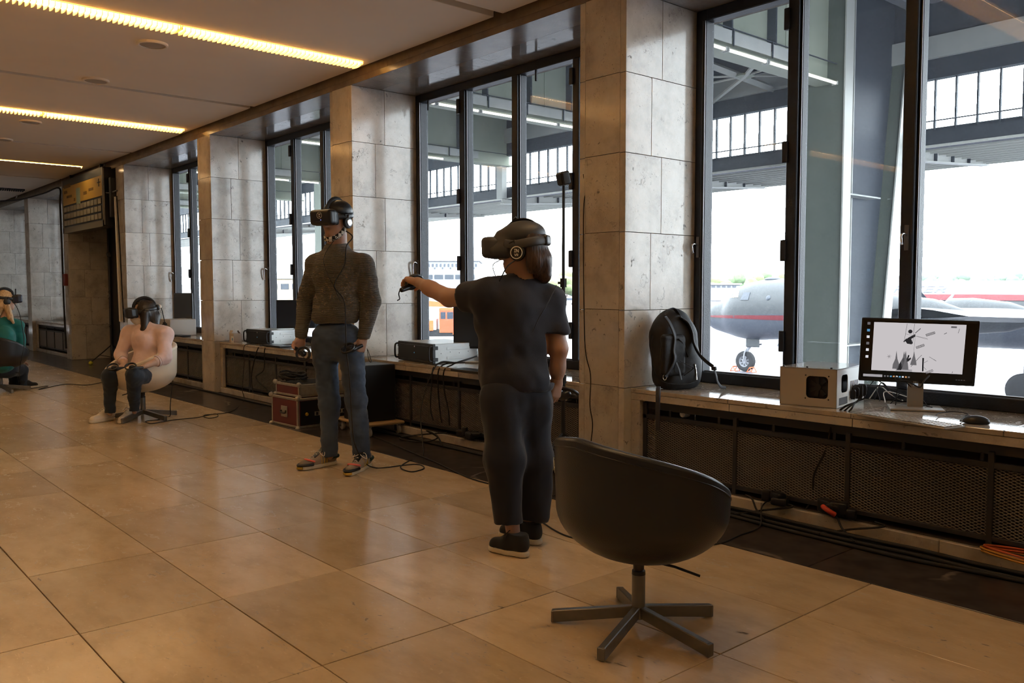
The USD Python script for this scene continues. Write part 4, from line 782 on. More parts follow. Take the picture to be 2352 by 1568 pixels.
tr = soft([blob(J(1187, 895, .02), (.160, .128, .11), .05, Mb), cone(hipL, J(1158, 1050, -.06), .105, .098, .05), cone(J(1158, 1050, -.06), J(1168, 1195, -.05), .098, .072, .04), cone(hipR, J(1220, 1050, .08), .105, .095, .05), cone(J(1220, 1050, .08), J(1224, 1195, .11), .095, .072, .04), cone(J(1165, 940, .0), J(1210, 940, .03), .11, .11, .05)], .008,
           cuts=[rblock(J(1187, 846, .02) + UPV * .2, (.3, .3, .2), .002, Mb), rblock(J(1170, 1202, -.05) - UPV * .1, (.13, .11, .1), .002), rblock(J(1226, 1191, .11) - UPV * .1, (.13, .11, .1), .002)])
part('trousers', rumple(tr, .022, 7., 13, (1, 1, .5)), M['navy_trouser'], wom, True)
canvas = cloth('black_canvas', (.012, .012, .013), .8)
for he, to in (((1211, 1280), (1128, 1262)), ((1243, 1252), (1149, 1229))): shoe(onz(*he), onz(*to), M['sole'], canvas, wom, lace=M['black_matte'], toe_r=.038)
Mh = look(fh); HP = lambda x, y, z: hc + Mh @ np.array([x, y, z])
hair = soft([blob(HP(0, -.022, .030), (.092, .108, .096), .02, Mh), blob(HP(.0, -.050, -.055), (.090, .085, .085), .04, Mh), cone(HP(.062, .0, -.03), HP(.060, -.02, -.125), .038, .030, .03), cone(HP(-.062, .0, -.03), HP(-.062, -.02, -.118), .038, .030, .03), cone(HP(0, -.088, -.06), HP(.01, -.10, -.125), .060, .042, .03)], .006,
            cuts=[rblock(HP(0, .135, -.03), (.2, .085, .2), .01, Mh)])
part('hair', rumple(hair, .009, 22., 17, (1, 1, .25)), M['hair_brown'], wom, True)
hs, HS = headset('grey headset with a round white earphone logo, worn by the woman pointing', HP(0, .0, .006), fh, unit(UPV + RIGHT * .04), M['grey_hmd'], logo=False, phones='logo', s=1.0, front=.012)
part('light_shroud', soft([cone(HS(-.045, .06, .0), HS(-.06, .12, -.008), .05, .034, .02), cone(HS(.045, .06, .0), HS(.06, .12, -.008), .05, .034, .02), rblock(HS(0, .10, .012), (.075, .05, .045), .02, .02, Mh), blob(HS(0, -.012, .066), (.094, .108, .066), .02, Mh), rblock(HS(0, .06, .058), (.07, .05, .03), .02, .03, Mh)], .006, cuts=[rblock(HS(0, -.02, -.006), (.2, .085, .035), .01, Mh)]), M['grey_hmd'], hs, 50)
part('temple_arm', cat(*[tube(spline([HS(sx * .085, .06, .02), HS(sx * .1, .0, .012), HS(sx * .088, -.08, .022), HS(sx * .03, -.125, .03)], 6), .022, 8, flat=(1, .4)) for sx in (-1, 1)]), M['grey_hmd'], hs, True)
part('cable_clip', tube([HS(.02, .03, .118), HS(.022, .04, .140), HS(.018, .022, .150)], .008, 6), M['black'], hs, True)
controller('black ring controller in the outstretched hand of the woman in black', wL + unit(wL - eL) * .085 - UPV * .048, unit(AWAY * .65 + RIGHT * .55 + UPV * .25), UPV * .4 - RIGHT * .7, strap=[wL + unit(wL - eL) * .10 - UPV * .05, J(922, 662, .40), J(916, 674, .40), J(918, 686, .40), J(912, 690, .40)])
controller('black ring controller in the lowered hand of the woman in black', wR - UPV * .085 + RIGHT * .01 - AWAY * .0 + AWAY * .04, RIGHT * .75 + AWAY * .25 - UPV * .05, UPV * 1. + AWAY * .3)
cable('thin black cable from the visor to the shoulder of the woman in black', [HS(-.03, .10, -.05), J(1132, 610, .0), J(1141, 642, -.02)], .0018)
cable('black earphone lead from the ear to the shoulder of the woman in black', [HS(-.09, .0, -.055), J(1165, 612, -.10), J(1150, 640, -.09), J(1147, 646, -.085)], .003)
cable('black cable on the floor from the feet of the woman in black to the black tub chair', [onz(1240, 1195, .004), onz(1275, 1218, .004), onz(1310, 1233, .004), onz(1360, 1243, .004), onz(1500, 1262, .004), onz(1640, 1250, .004), onz(1700, 1228, .004), onz(1745, 1208, .01), (-2.62, 4.09, .05), (-2.60, 4.15, .10)], .0042)

# --- the seated woman in pink
D = 8.27; J = lambda u, v, dd=0.: PX(u, v, D + dd)
fs = unit(-AWAY * .70 - RIGHT * .71); Mb = look(fs)
sea = thing('person', 'seated person in a pink blouse and dark jeans, white face mask and black headset', 'person', (*J(335, 960)[:2], 0))
hc = J(331, 719, .05); fh = unit(-AWAY * .50 - RIGHT * .86 - UPV * .12)
sR, sL = J(297, 764, .10), J(379, 768, -.02); eR, eL = J(276, 814, .05), J(378, 822, -.13); wR, wL = J(285, 838, -.13), J(334, 840, -.34)
torso = [blob(J(339, 788, .05), (.165, .115, .14), .05, Mb), blob(J(339, 835, .02), (.165, .13, .13), .06, Mb), cone(J(336, 755, .05), sR, .05, .058, .05), cone(J(338, 755, .04), sL, .05, .060, .05)]
neck = [cone(J(335, 762, .05), J(333, 738, .05), .052, .048, .03)]
armR = [cone(sR, eR, .052, .042, .03), cone(eR, wR, .042, .027, .02)]; armL = [cone(sL, eL, .054, .044, .03), cone(eL, wL, .042, .027, .02)]
hipR, hipL = J(322, 862, .06), J(352, 862, -.06); kR, kL = J(253, 864, -.27), J(307, 862, -.40); aR, aL = onz(254, 962, .10), onz(309, 962, .10)
aR, aL = PX(253, 950, 8.13), PX(309, 946, 8.14)
leg = [cone(hipR, kR, .085, .066, .04), cone(kR, aR, .062, .036, .03), cone(hipL, kL, .085, .066, .04), cone(kL, aL, .062, .036, .03)]
hR = hand(wR, (kR - wR) * .5 + (fs * .8 - UPV * .35), -UPV * .9 + fs * .1, +1, (.5, .8, .5), (.4, .4), .92); hL = hand(wL, -RIGHT * .8 - UPV * .28 - AWAY * .25, -UPV * .9, -1, (.5, .8, .5), (.4, .4), .92)
skin = grow(torso + leg, -.014) + neck + armR + armL + head(hc, fh, s=.97)
part('body', cat(soft(skin, .0075), soft(hR, .0036), soft(hL, .0036)), M['skin_pale'], sea, True)
blouse = soft(grow(torso, .014) + [cone(sR, eR, .062, .058, .05), cone(eR, wR + (eR - wR) * .45, .054, .048, .03), cone(sL, eL, .066, .064, .05), cone(eL, wL + (eL - wL) * .62, .058, .050, .03), cone(J(338, 745, .05), J(338, 775, .03), .062, .13, .05), blob(J(336, 848, -.02), (.17, .15, .075), .06, Mb), cone(J(330, 848, -.08), J(352, 858, -.12), .07, .06, .05)], .0085,
              cuts=[rblock(J(335, 738, .05) + fs * .05 + UPV * .02, (.052, .06, .045), .03, Mb)])
bl = part('blouse', rumple(blouse, .014, 10., 23, (1, 1, .8)), M['pink'], sea, True)
for w_, e_, a_, r_ in ((wR, eR, .48, .052), (wL, eL, .64, .057)): part('cuff', tube([w_ + (e_ - w_) * (a_ + x) for x in (-.09, -.05, 0.)], [r_ * .94, r_, r_ * .98], 18), M['pink'], bl, True)
jn = soft(grow(leg, .008) + [cone(hipR, hipL, .10, .10, .05)], .0085, cuts=[rblock(aR - UPV * .06, (.09, .09, .075), .002), rblock(aL - UPV * .06, (.09, .09, .075), .002)])
part('jeans', rumple(jn, .014, 11., 27), M['denim_dark'], sea, True)
for he, to in (((264, 963), (205, 973)), ((314, 953), (273, 975))): shoe(onz(*he), onz(*to), M['sole'], M['shoe_white'], sea, lace=M['mask'])
Mh = look(fh); HP = lambda x, y, z: hc + Mh @ np.array([x, y, z])
hair = soft([blob(HP(0, -.018, .036), (.089, .106, .096), .02, Mh), blob(HP(0, -.06, -.04), (.085, .07, .08), .04, Mh), cone(HP(-.074, .0, -.0), HP(-.088, .03, -.16), .040, .040, .03), cone(HP(-.088, .03, -.16), HP(-.078, .075, -.27), .042, .018, .02), cone(HP(.074, .0, 0), HP(.085, .04, -.14), .038, .034, .03), cone(HP(.072, -.02, -.02), HP(.075, .02, -.17), .034, .026, .03), cone(HP(.075, .02, -.17), HP(.07, .06, -.215), .03, .02, .02), cone(HP(-.03, -.085, -.05), HP(-.09, -.06, -.17), .05, .032, .03)], .007,
            cuts=[rblock(HP(0, .15, -.02), (.062, .09, .13), .01, Mh)])
part('hair', rumple(hair, .010, 22., 29, (1, 1, .3)), M['hair_dark'], sea, True)
part('face_mask', soft([blob(HP(0, .062, -.058), (.060, .052, .055), .02, Mh), blob(HP(0, .085, -.04), (.03, .045, .035), .03, Mh)], .006, cuts=[rblock(HP(0, .0, -.05), (.2, .045, .2), .005, Mh)]), M['mask'], sea, True)
hs, HS = headset('black headset with raised earphones, worn by the seated woman in pink', HP(0, .0, .010), fh, UPV, M['black'], logo=False, s=1.03)
part('knob_cap', ball(HS(0, -.145, .032), .022, 2, (1, .7, 1)), M['white'], hs, True)
controller('ring controller on the knee of the seated woman, nearer the yellow ball', J(272, 846, -.28), fs, UPV * .8 - AWAY * .6); controller('ring controller held at the lap of the seated woman', J(313, 845, -.42), fs, UPV * .8 - AWAY * .6)
cable('black headset cable from the seated woman down behind the white tub chair to the floor', [HS(0, -.15, .035), J(372, 712, .12), J(378, 738, .2), J(385, 770, .34), J(402, 800, .36), J(398, 860, .3), J(391, 930, .16), onz(390, 955, .004), onz(365, 963, .004), onz(335, 967, .004), onz(350, 972, .004), onz(400, 964, .004), onz(450, 959, .004), onz(470, 955, .004), onz(495, 950, .004), onz(500, 956, .004), onz(480, 960, .004), onz(470, 953, .006), onz(530, 945, .004), onz(560, 920, .004), (-9.35, 4.05, .12), (-9.40, 4.10, .40), (-9.42, 4.12, .61), (-9.38, 4.3, .63)], .004)

# --- the blonde woman in teal at the photo edge
D = 10.52; J = lambda u, v, dd=0.: PX(u, v, D + dd)
fb = unit(.5 * RIGHT + .87 * AWAY); Mb = look(fb)
blo = thing('person', 'seated person with long blonde hair and a teal top seen from behind', 'person', (*J(2, 899)[:2], 0))
hc = J(13, 690, .0); fh = unit(.75 * RIGHT + .66 * AWAY)
sL, sR = J(-22, 745, -.08), J(42, 748, .08)
kL, kR = J(30, 850, .42), J(50, 850, .38); hL_, hR_ = J(-8, 848, 0), J(18, 848, .06)
torso = [blob(J(6, 778, -.02), (.165, .12, .16), .05, Mb), blob(J(4, 830, -.02), (.17, .14, .14), .05, Mb), cone(J(8, 735, 0), sL, .05, .06, .05), cone(J(8, 735, 0), sR, .05, .06, .05)]
arms = [cone(sL, J(-30, 800, .05), .05, .043, .03), cone(J(-30, 800, .05), J(15, 832, .35), .042, .028, .02), cone(sR, J(50, 800, .15), .05, .043, .03), cone(J(50, 800, .15), J(42, 832, .38), .042, .028, .02)]
leg = [cone(hL_, kL, .085, .065, .04), cone(kL, J(32, 885, .42), .06, .04, .03), cone(hR_, kR, .085, .065, .04), cone(kR, J(54, 885, .36), .06, .04, .03)]
hb = hand(J(15, 832, .35), fb, -UPV, -1, s=.9) + hand(J(42, 832, .38), fb, -UPV, 1, s=.9)
part('body', cat(soft(grow(torso + leg, -.015) + arms + [cone(J(8, 738, 0), J(11, 706, 0), .052, .048, .03)] + head(hc, fh, s=.97), .008), soft(hb, .004)), M['skin_pale'], blo, True)
part('top', rumple(soft(grow(torso + [arms[0], arms[2]], .012), .009, cuts=[rblock(J(9, 722, 0), (.06, .06, .05), .03, Mb)]), .016, 9., 31), M['teal'], blo, True)
part('trousers', soft(grow(leg, .008) + [cone(hL_, hR_, .1, .1, .05)], .009), M['denim_dark'], blo, True)
for k_ in ((32, 890, .42), (54, 890, .36)): b_ = J(*k_); shoe(b_ - fb * .06, b_ + fb * .19, M['sole'], canvas, blo)
Mh = look(fh); HP = lambda x, y, z: hc + Mh @ np.array([x, y, z])
hair = soft([blob(HP(0, -.018, .034), (.090, .106, .096), .02, Mh), blob(HP(0, -.06, -.05), (.088, .07, .09), .04, Mh), cone(HP(.07, -.01, -.03), HP(.10, .02, -.20), .036, .034, .03), cone(HP(.10, .02, -.20), HP(.12, .05, -.27), .034, .018, .02), cone(HP(-.07, -.02, -.03), HP(-.09, -.02, -.22), .036, .03, .03), cone(HP(0, -.09, -.05), HP(.02, -.10, -.15), .06, .05, .03)], .008, cuts=[rblock(HP(0, .15, -.04), (.075, .09, .15), .01, Mh)])
part('hair', rumple(hair, .012, 20., 37, (1, 1, .3)), M['hair_blonde'], blo, True)
hs, HS = headset('dark blue headset worn by the blonde woman at the photo edge', HP(0, .0, .012), fh, UPV, plain('blue_black_plastic', (.012, .016, .035), .35), logo=False, s=1.02)
part('antenna', tube([HS(.05, .10, .05), HS(.05, .10, .13)], .008, 6), M['black'], hs, True)
cable('black headset cable hanging behind the black chair of the blonde woman', [HS(.09, .04, .0), J(41, 710, -.05), J(50, 745, -.25), J(55, 790, -.38), J(45, 850, -.30), onz(48, 888, .02), onz(60, 893, .004), onz(110, 886, .004), onz(90, 894, .004), onz(150, 882, .004), onz(200, 884, .004), onz(260, 876, .004), onz(400, 884, .004)], .004)
# ------------------------------------------------------------------ computers and what lies on the ledges
M['case_white'] = plain('white_case', (.42, .385, .345), .4)
M['screen_off'] = plain('dark_screen', (.018, .019, .022), .12)
M['rack_steel'] = mottled('zinc_sheet', [(.50, .52, .52), (.58, .60, .60)], 12., .38, 0, metal=.35)
M['bezel'] = plain('monitor_bezel', (.010, .010, .012), .35)
M['paper'] = plain('screen_black', (.004, .004, .005), .2)
def lay(o, x, y, z):
    """Maps flat shapes (x along, y up, z out) onto a plane at o."""
    Mx = frame(x, y, z)
    return lambda poly, t=.0008, d=0.: prism(poly, t, Mx, np.asarray(o) + Mx @ np.array([0, 0, d]))
def R4(x0, y0, x1, y1): return [(x0, y0), (x1, y0), (x1, y1), (x0, y1)]
def monitor(label, foot, face, w=.54, h=.335, lift=.03, tilt=.0, roll=0., stand_h=.33, standoff=.0, bright=False):
    f = unit(face); fh_ = unit([face[0], face[1], 0]); t = thing('monitor', label, 'monitor', foot)          # x: towards the viewer's right
    x = unit(np.cross(UPV, f))
    xr = x * math.cos(roll) + UPV * math.sin(roll); up = unit(np.cross(f, xr)); c = np.asarray(foot) + UPV * (lift + h / 2) + fh_ * (.05 + standoff); Mx = frame(xr, up, f)
    part('bezel', xf(rbox((w, h, .020), .006), Mx, c), M['bezel'], t, 40)
    part('back_cover', xf(rbox((w * .92, h * .86, .03), .012), Mx, c - f * .018), M['white'] if bright else M['bezel'], t, 40)
    L = lay(c + f * .0102, xr, up, f); s = part('screen', L(R4(-w / 2 + .012, -h / 2 + .018, w / 2 - .012, h / 2 - .012)), M['screen_off'] if not bright else M['paper'], t)
    col = box(-.038, .038, -.014, .014, 0, stand_h); Mz = frame(x, -fh_, UPV)
    hole = m3.Manifold.cube((.076, .022, stand_h)).translate((-.038, -.011, 0)) - m3.Manifold.hull_points(np.array([(a, b, z) for a in (-.013, .013) for b in (-.05, .05) for z in (.115, .168)]))
    part('stand_column', xf(arr(hole), Mz, np.asarray(foot) + UPV * .006), M['satin_pale'], t)
    part('stand_base', xf(rbox((.26, .19, .012), .005), Mz, np.asarray(foot) + UPV * .0062 + fh_ * .03), M['satin_pale'], t, 40)
    return t, s, L, (w, h), Mx, c
M['satin_pale'] = plain('pale_satin_plastic', (.36, .335, .295), .34, .2)
# --- the lit monitor: a grey scene between black borders
foot = onz(2101, 938, .618)
A_, B_ = PX(1968, 853, 4.36), PX(2220, 868, 4.20)
mx = unit(B_ - A_); fcam = unit(np.cross(mx, UPV)); fcam = fcam if fcam @ AWAY < 0 else -fcam
mon, scr, L, (w, h), Mx, cc = monitor('lit monitor showing a pale grey scene with floating shapes, on the ledge', foot, unit([fcam[0], fcam[1], -.17]), .555, .342, .135, roll=-.024, stand_h=.30, bright=True)
W_, H_ = w - .024, h - .030
E = {k: emit('screen_' + k, c, s_) for k, c, s_ in (('grey', (.62, .585, .60), .92), ('mid', (.20, .19, .20), .7), ('dark', (.035, .033, .036), .6), ('white', (.8, .8, .85), .9), ('blue', (.12, .35, .6), .8), ('orange', (.7, .35, .15), .8), ('soft', (.42, .40, .42), .85))}
ax, ay, bx, by = -w / 2 + .060, -h / 2 + .062, w / 2 - .062, h / 2 - .020
part('picture', L(R4(ax, ay, bx, by), .0006, .0006), E['grey'], scr)
S = lambda u, v: (ax + (bx - ax) * u, ay + (by - ay) * v)                # picture coordinates, v up
def P_(*pts): return [S(*p) for p in pts]
def ln(p, q, wd=.0016): a, b = np.array(S(*p)), np.array(S(*q)); n = unit([-(b - a)[1], (b - a)[0]]) * wd / 2; return [tuple(a + n), tuple(b + n), tuple(b - n), tuple(a - n)]
add = lambda polys, m, nm, d=.0014: part(nm, cat(*[L(p, .0005, d) for p in polys]), m, scr)
add([P_((.235, .05), (.30, .05), (.31, .14), (.285, .26), (.268, .43), (.262, .26), (.238, .14)), P_((.43, .145), (.50, .145), (.495, .20), (.475, .33), (.463, .44), (.455, .33), (.435, .2))], E['mid'], 'spire_shapes')
add([P_((.34, .04), (.415, .04), (.405, .16), (.385, .30), (.372, .43), (.362, .35), (.352, .42), (.345, .3), (.325, .2), (.335, .1))], E['mid'], 'spire_shapes')
add([P_((.285, .03), (.335, .03), (.365, .2), (.36, .29), (.335, .25), (.30, .12)), P_((.385, .25), (.40, .35), (.415, .34), (.405, .27), (.43, .3), (.435, .27), (.41, .22), (.39, .2)), P_((.565, .02), (.58, .03), (.575, .30), (.557, .30))], E['dark'], 'dark_shapes')
add([P_((.355, .64), (.385, .70), (.43, .75), (.46, .78), (.462, .73), (.42, .68), (.44, .60), (.43, .57), (.38, .58)), list(sg.Point(*S(.405, .83)).buffer(.010, 10).exterior.coords)[:-1], P_((.335, .62), (.37, .69), (.375, .66), (.345, .61))], E['dark'], 'figure_shape')
add([ln((.345, .6), (.365, .99)), ln((.44, .58), (.445, .99)), ln((.46, .44), (.462, .78), .001), ln((.46, .80), (.515, .9), .004), ln((.35, .78), (.60, .70), .0012), ln((.45, .75), (.60, .68), .0012), ln((.44, .11), (.52, .30), .0025), ln((.52, .30), (.55, .36), .002), ln((.58, .2), (.62, .25), .0016), ln((.575, .12), (.61, .06), .0016), ln((.63, .33), (.68, .28), .0018), ln((.68, .28), (.71, .25), .0025), ln((.93, .92), (.92, .83), .002), ln((.77, .8), (.80, .83), .003), ln((.89, .015), (.895, .05), .002)], E['mid'], 'line_shapes')
for (cx_, cy_, wd, n_) in ((.62, .82, .09, 8), (.52, .56, .08, 7), (.64, .05, .07, 7)):
    add([ln((cx_ - wd / 2, cy_ - .035), (cx_ + wd / 2, cy_ + .025), .0012), ln((cx_ - wd / 2 + .01, cy_ - .075), (cx_ + wd / 2 + .01, cy_ - .015), .0012)] + [ln((cx_ - wd / 2 + wd * k / n_, cy_ - .035 + .06 * k / n_), (cx_ - wd / 2 + .01 + wd * k / n_, cy_ - .075 + .06 * k / n_), .0022) for k in range(n_ + 1)], E['dark'] if cx_ < .63 else E['mid'], 'ladder_shape')
add([ln((.19 + .025 * math.cos(a), .30 + .04 * math.sin(a)), (.19 - .025 * math.cos(a), .30 - .04 * math.sin(a)), .0014) for a in (.2, 1.2, 2.2)] + [R4(*S(.84, .93), *S(.90, .965))], E['mid'], 'small_shapes')
add([P_((.275, .0), (.455, .0), (.455, .05), (.275, .05))], E['soft'], 'plinth_shape', .0011)
for k, (m_, y_) in enumerate((('mid', .142), ('blue', .105), ('white', .07), ('mid', .035), ('white', -.0), ('white', -.037))):
    add2 = part('desktop_icon', L(R4(-w / 2 + .028, y_ - .006, -w / 2 + .042, y_ + .008), .0005, .0008), E[m_], scr)
yb = -h / 2 + .026
part('task_bar', cat(L(R4(-w / 2 + .022, yb, -w / 2 + .116, yb + .014), .0005, .0008)), E['soft'], scr)
for k, m_ in enumerate(('mid', 'mid', 'blue', 'orange', 'white', 'blue', 'white', 'orange', 'mid')): part('task_icon', L(R4(-w / 2 + .124 + .0145 * k, yb + .003, -w / 2 + .133 + .0145 * k, yb + .011), .0005, .0008), E[m_], scr)
part('clock_text', cat(*[L(R4(w / 2 - .09 + .012 * k, yb + .004, w / 2 - .083 + .012 * k, yb + .006), .0005, .0008) for k in range(4)]), E['mid'], scr)
v_, f_ = arr(meshkit.text_mesh('DELL', .0085, .0006, bold=True)); part('maker_name', (v_ @ Mx.T + cc + Mx @ np.array([-.012, -h / 2 + .004, .0102]), f_), plain('name_grey', (.35, .33, .3), .4), mon)
# --- the white computer case
ca, cb, cd = onz(1779, 931, .618), onz(1921, 939, .618), onz(1988, 915, .618)
x_ = unit([.985, .15, 0]); y_ = np.cross(UPV, x_); wid, dep, hh = np.linalg.norm(cb - ca) - .005, .43, .207; Mc = frame(x_, y_, UPV); cm = cb - x_ * wid + UPV * .001
pc = thing('desktop_computer', 'low white desktop computer case with square fan openings on the ledge', 'computer', ca + x_ * wid / 2 + y_ * dep / 2)
def rsq(cx_, cy_, s, r): return sg.box(cx_ - s / 2 + r, cy_ - s / 2 + r, cx_ + s / 2 - r, cy_ + s / 2 - r).buffer(r, 6)
front = sg.box(0, 0, wid, hh).difference(rsq(wid * .66, hh * .51, .118, .022)); B = lambda q: (q[0] @ Mc.T + cm, q[1])
part('front_panel', B(prism(front, .003, frame([1, 0, 0], [0, 0, 1], [0, -1, 0]), (0, .003, 0))), M['case_white'], pc)
side = sg.box(0, 0, dep, hh).difference(rsq(.115, hh * .60, .095, .02)).difference(sg.box(.035, .012, .165, .052)).difference(sg.MultiPolygon([sg.box(.205 + .021 * k, .035, .218 + .021 * k, .13) for k in range(6)]))
part('side_panel', B(prism(side, .003, frame([0, 1, 0], [0, 0, 1], [1, 0, 0]), (wid - .003, 0, 0))), plain('white_side_panel', (.72, .71, .68), .4), pc)
part('case_body', B(cat(box(0, .003, 0, dep, 0, hh), box(0, wid, dep - .003, dep, 0, hh), box(0, wid, 0, dep, 0, .003), box(.0, wid, 0, dep, hh - .006, hh - .003))), M['case_white'], pc)
part('top_panel', B(box(-.001, wid + .001, -.001, dep, hh - .003, hh, .001)), plain('glossy_top', (.45, .46, .5), .06), pc)
part('inside', B(box(.03, wid - .03, .03, dep - .03, .02, hh - .02)), M['black_matte'], pc)
fan = part('fan', B(xf(lathe([(.0, .0), (.018, 0), (.018, .012), (0, .012)], 18), frame([1, 0, 0], [0, 0, 1], [0, -1, 0]), (wid * .66, .024, hh * .51))), M['black'], pc, 40)
for k in range(7): part('fan_blade', B(xf(prism([(.016, -.008), (.052, -.014), (.054, .010), (.016, .006)], .002, roty(0) @ rotx(.0)), frame([1, 0, 0], [0, 0, 1], [0, -1, 0]) @ rotz(k * 2 * np.pi / 7), (wid * .66, .026, hh * .51))), M['black'], fan)
for (a, b) in ((-.062, -.062), (.062, -.062), (-.062, .062), (.062, .062)): part('screw', B(xf(lathe([(0, 0), (.004, 0), (.003, .0025), (0, .003)], 10), frame([1, 0, 0], [0, 0, 1], [0, -1, 0]), (wid * .66 + a, 0, hh * .51 + b))), M['black'], pc)
for k in range(3): part('thumb_screw', B(lathe([(0, 0), (.006, 0), (.006, .008), (0, .009)], 12, (wid * (.05 + .42 * k), .012, hh))), M['black'], pc)
part('port_panel', B(box(wid - .004, wid - .002, .036, .164, .013, .051)), M['frame_edge'], pc)
part('plug_cluster', smoothed(B(cat(*[box(wid, wid + .03 + .012 * (k % 3), .20 + .02 * k, .214 + .02 * k, .03 + .01 * (k % 2), .085 + .012 * (k % 3), .003) for k in range(7)])), 1), M['black'], pc)
# --- keyboard and mouse
k0, k1, k3 = onz(1967, 950, .628), onz(2170, 983, .628), onz(1995, 934, .628); kx = unit(k1 - k0); ky = np.cross(UPV, kx); Mk = frame(kx, ky, UPV); kw, kd = np.linalg.norm(k1 - k0), .14
kb = thing('keyboard', 'flat pale keyboard lying along the ledge edge below the lit monitor', 'keyboard', k0 * [1, 1, 0] + [0, 0, .618] + kx * kw / 2); K = lambda q: (q[0] @ Mk.T + k0 * [1, 1, 0] + np.array([0, 0, .6185]), q[1])
part('keyboard_tray', K(box(0, kw, 0, kd, 0, .010, .003)), M['satin_pale'], kb)
for r_ in range(5):
    for c_ in range(17):
        x0 = .010 + c_ * (kw - .02) / 17 + (.004 if c_ > 12 else 0); part('key', K(box(x0, x0 + (kw - .02) / 17 - .004, .010 + r_ * .025, .031 + r_ * .025, .009, .0145, .002)), M['satin_pale'], kb)
mo = thing('computer_mouse', 'black computer mouse on the ledge beside the keyboard', 'computer mouse', onz(2242, 973, .618)); mc = onz(2242, 973, .618); Mm = frame(unit(kx * .9 + ky * .45), np.cross(UPV, unit(kx * .9 + ky * .45)), UPV)
part('mouse_body', soft([blob(mc + UPV * .012, (.058, .034, .028), .01, Mm)], .003, cuts=[rblock(mc - UPV * .048, (.1, .1, .05), .001)]), M['black'], mo, True)
part('wheel', (lambda m: (m[0] @ (Mm @ rotx(np.pi / 2)).T + mc + Mm @ [-.028, 0, .030], m[1]))(lathe([(0, -.004), (.009, -.004), (.009, .004), (0, .004)], 14)), M['frame_edge'], mo)
cable('thin black mouse cable looping on the ledge beside the lit monitor', [mc + Mm @ [-.055, 0, .008], onz(2205, 966, .625), onz(2215, 957, .63), onz(2222, 950, .64), onz(2190, 945, .635), onz(2160, 948, .63), onz(2150, 953, .63)], .0025)
cable('black video cable looping under the lit monitor', [cc + Mx @ [-.06, -h / 2 + .01, -.02], PX(2056, 866, 4.42), PX(2060, 874, 4.40), PX(2085, 876, 4.38), PX(2112, 889, 4.36), PX(2122, 875, 4.36), PX(2135, 862, 4.38)], .004)
for k in range(7):
    rr = np.random.default_rng(50 + k); a = onz(1985 + 12 * k, 912 + 3 * k, .63); cable(f'{"pale" if k in (1, 4) else "black"} thin cable {["arching high beside the computer case", "crossing the tangle by the monitor foot", "lying flat behind the keyboard", "looping low by the port panel", "curled at the monitor foot", "running from the case to the window sill", "bent under the monitor stand"][k]}', [a, a + [rr.uniform(-.03, .06), rr.uniform(-.02, .06), .05 + .09 * rr.random()], a + [.08 + .06 * rr.random(), .05, .03], a + [.14, .02 + .05 * rr.random(), .006], a + [.19, -.02 + .08 * rr.random(), .008]], .0028, M['white'] if k in (1, 4) else None)
for k in range(3):
    cable(['thick black cable from the white computer over the ledge edge, reaching the plug adaptor', 'black cable from the white computer over the ledge edge with a white tag', 'black cable from the white computer over the ledge, hanging to the plinth'][k],
          [onz(1975 + 5 * k, 915, .68), onz(1965, 924, .66), onz(1940 + 8 * k, 934 + 2 * k, .64), PX(1918 + 12 * k, 955, 4.53), PX(1908 + 14 * k, 985, 4.50), PX(1898 + 12 * k, 1030, 4.52), PX(1870 + 30 * k, 1090, 4.56), PX(1866 + 32 * k, 1140, 4.60), PX(1845 + 50 * k, 1180, 4.62)], .0045 if k else .0055)
# --- rack computers and dark monitors on the further ledges
def rack(label, a, b, depth, h):
    x = unit(b - a); y = np.cross(UPV, x); w = np.linalg.norm(b - a); Mr = frame(x, y, UPV); B = lambda q: (q[0] @ Mr.T + a + UPV * .004, q[1])
    t = thing('rack_computer', label, 'computer', a + x * w / 2 + y * depth / 2)
    part('steel_case', B(box(.0, w, .03, depth, 0, h, .003)), M['rack_steel'], t)
    fp = part('front_panel', B(box(-.012, w + .012, 0, .03, 0, h, .004)), M['black'], t)
    part('front_door', B(box(.04, w - .05, -.006, .002, .02, h - .02, .004)), M['bezel'], fp)
    part('lock', B(xf(lathe([(0, 0), (.008, 0), (.008, .004), (0, .005)], 14), frame([1, 0, 0], [0, 0, 1], [0, -1, 0]), (w * .52, -.006, h * .8))), M['chrome'], fp)
    part('power_light', B(box(w * .5, w * .5 + .006, -.008, -.006, h * .45, h * .5)), E['blue'], fp)
    for s_ in (0, 1):
        xx = -.008 if s_ == 0 else w + .008
        part('handle', B(tube(spline([(xx, 0, .02), (xx, -.028, .03), (xx, -.034, h / 2), (xx, -.028, h - .03), (xx, 0, h - .02)], 5), .008, 8)), M['black'], fp, True)
        part('rack_ear', B(cat(box(xx - .012, xx + .012, .0, .05, h - .05, h - .02, .002), box(xx - .012, xx + .012, .0, .05, .02, .05, .002))), M['black'], fp)
    for z in (h * .26, h * .74): part('pressed_groove', B(xf(rbox((.004, depth * .5, .022), .0018), np.eye(3), (w + .0005, depth * .55, z))), M['rack_steel'], t)
    for k in range(5): part('rivet', B(xf(lathe([(0, 0), (.004, 0), (.003, .002), (0, .0025)], 8), frame([0, 1, 0], [0, 0, 1], [1, 0, 0]), (w, .09 + .09 * k, h * .5 + .01 * (k % 2)))), M['frame_edge'], t)
    return t
rack('black fronted rack computer with pale steel sides on the ledge, left of the woman in black', onz(916, 826, .618), onz(992, 837, .618), .48, .168)
rack('black fronted rack computer with pale steel sides on the ledge, behind the man in grey', onz(567, 788, .618), onz(618, 793, .618), .46, .165)
monitor('dark monitor half hidden behind the woman in black', onz(1112, 832, .618) + AWAY * .02, unit(-AWAY * .95 - RIGHT * .35), .53, .40, .12, stand_h=.3)
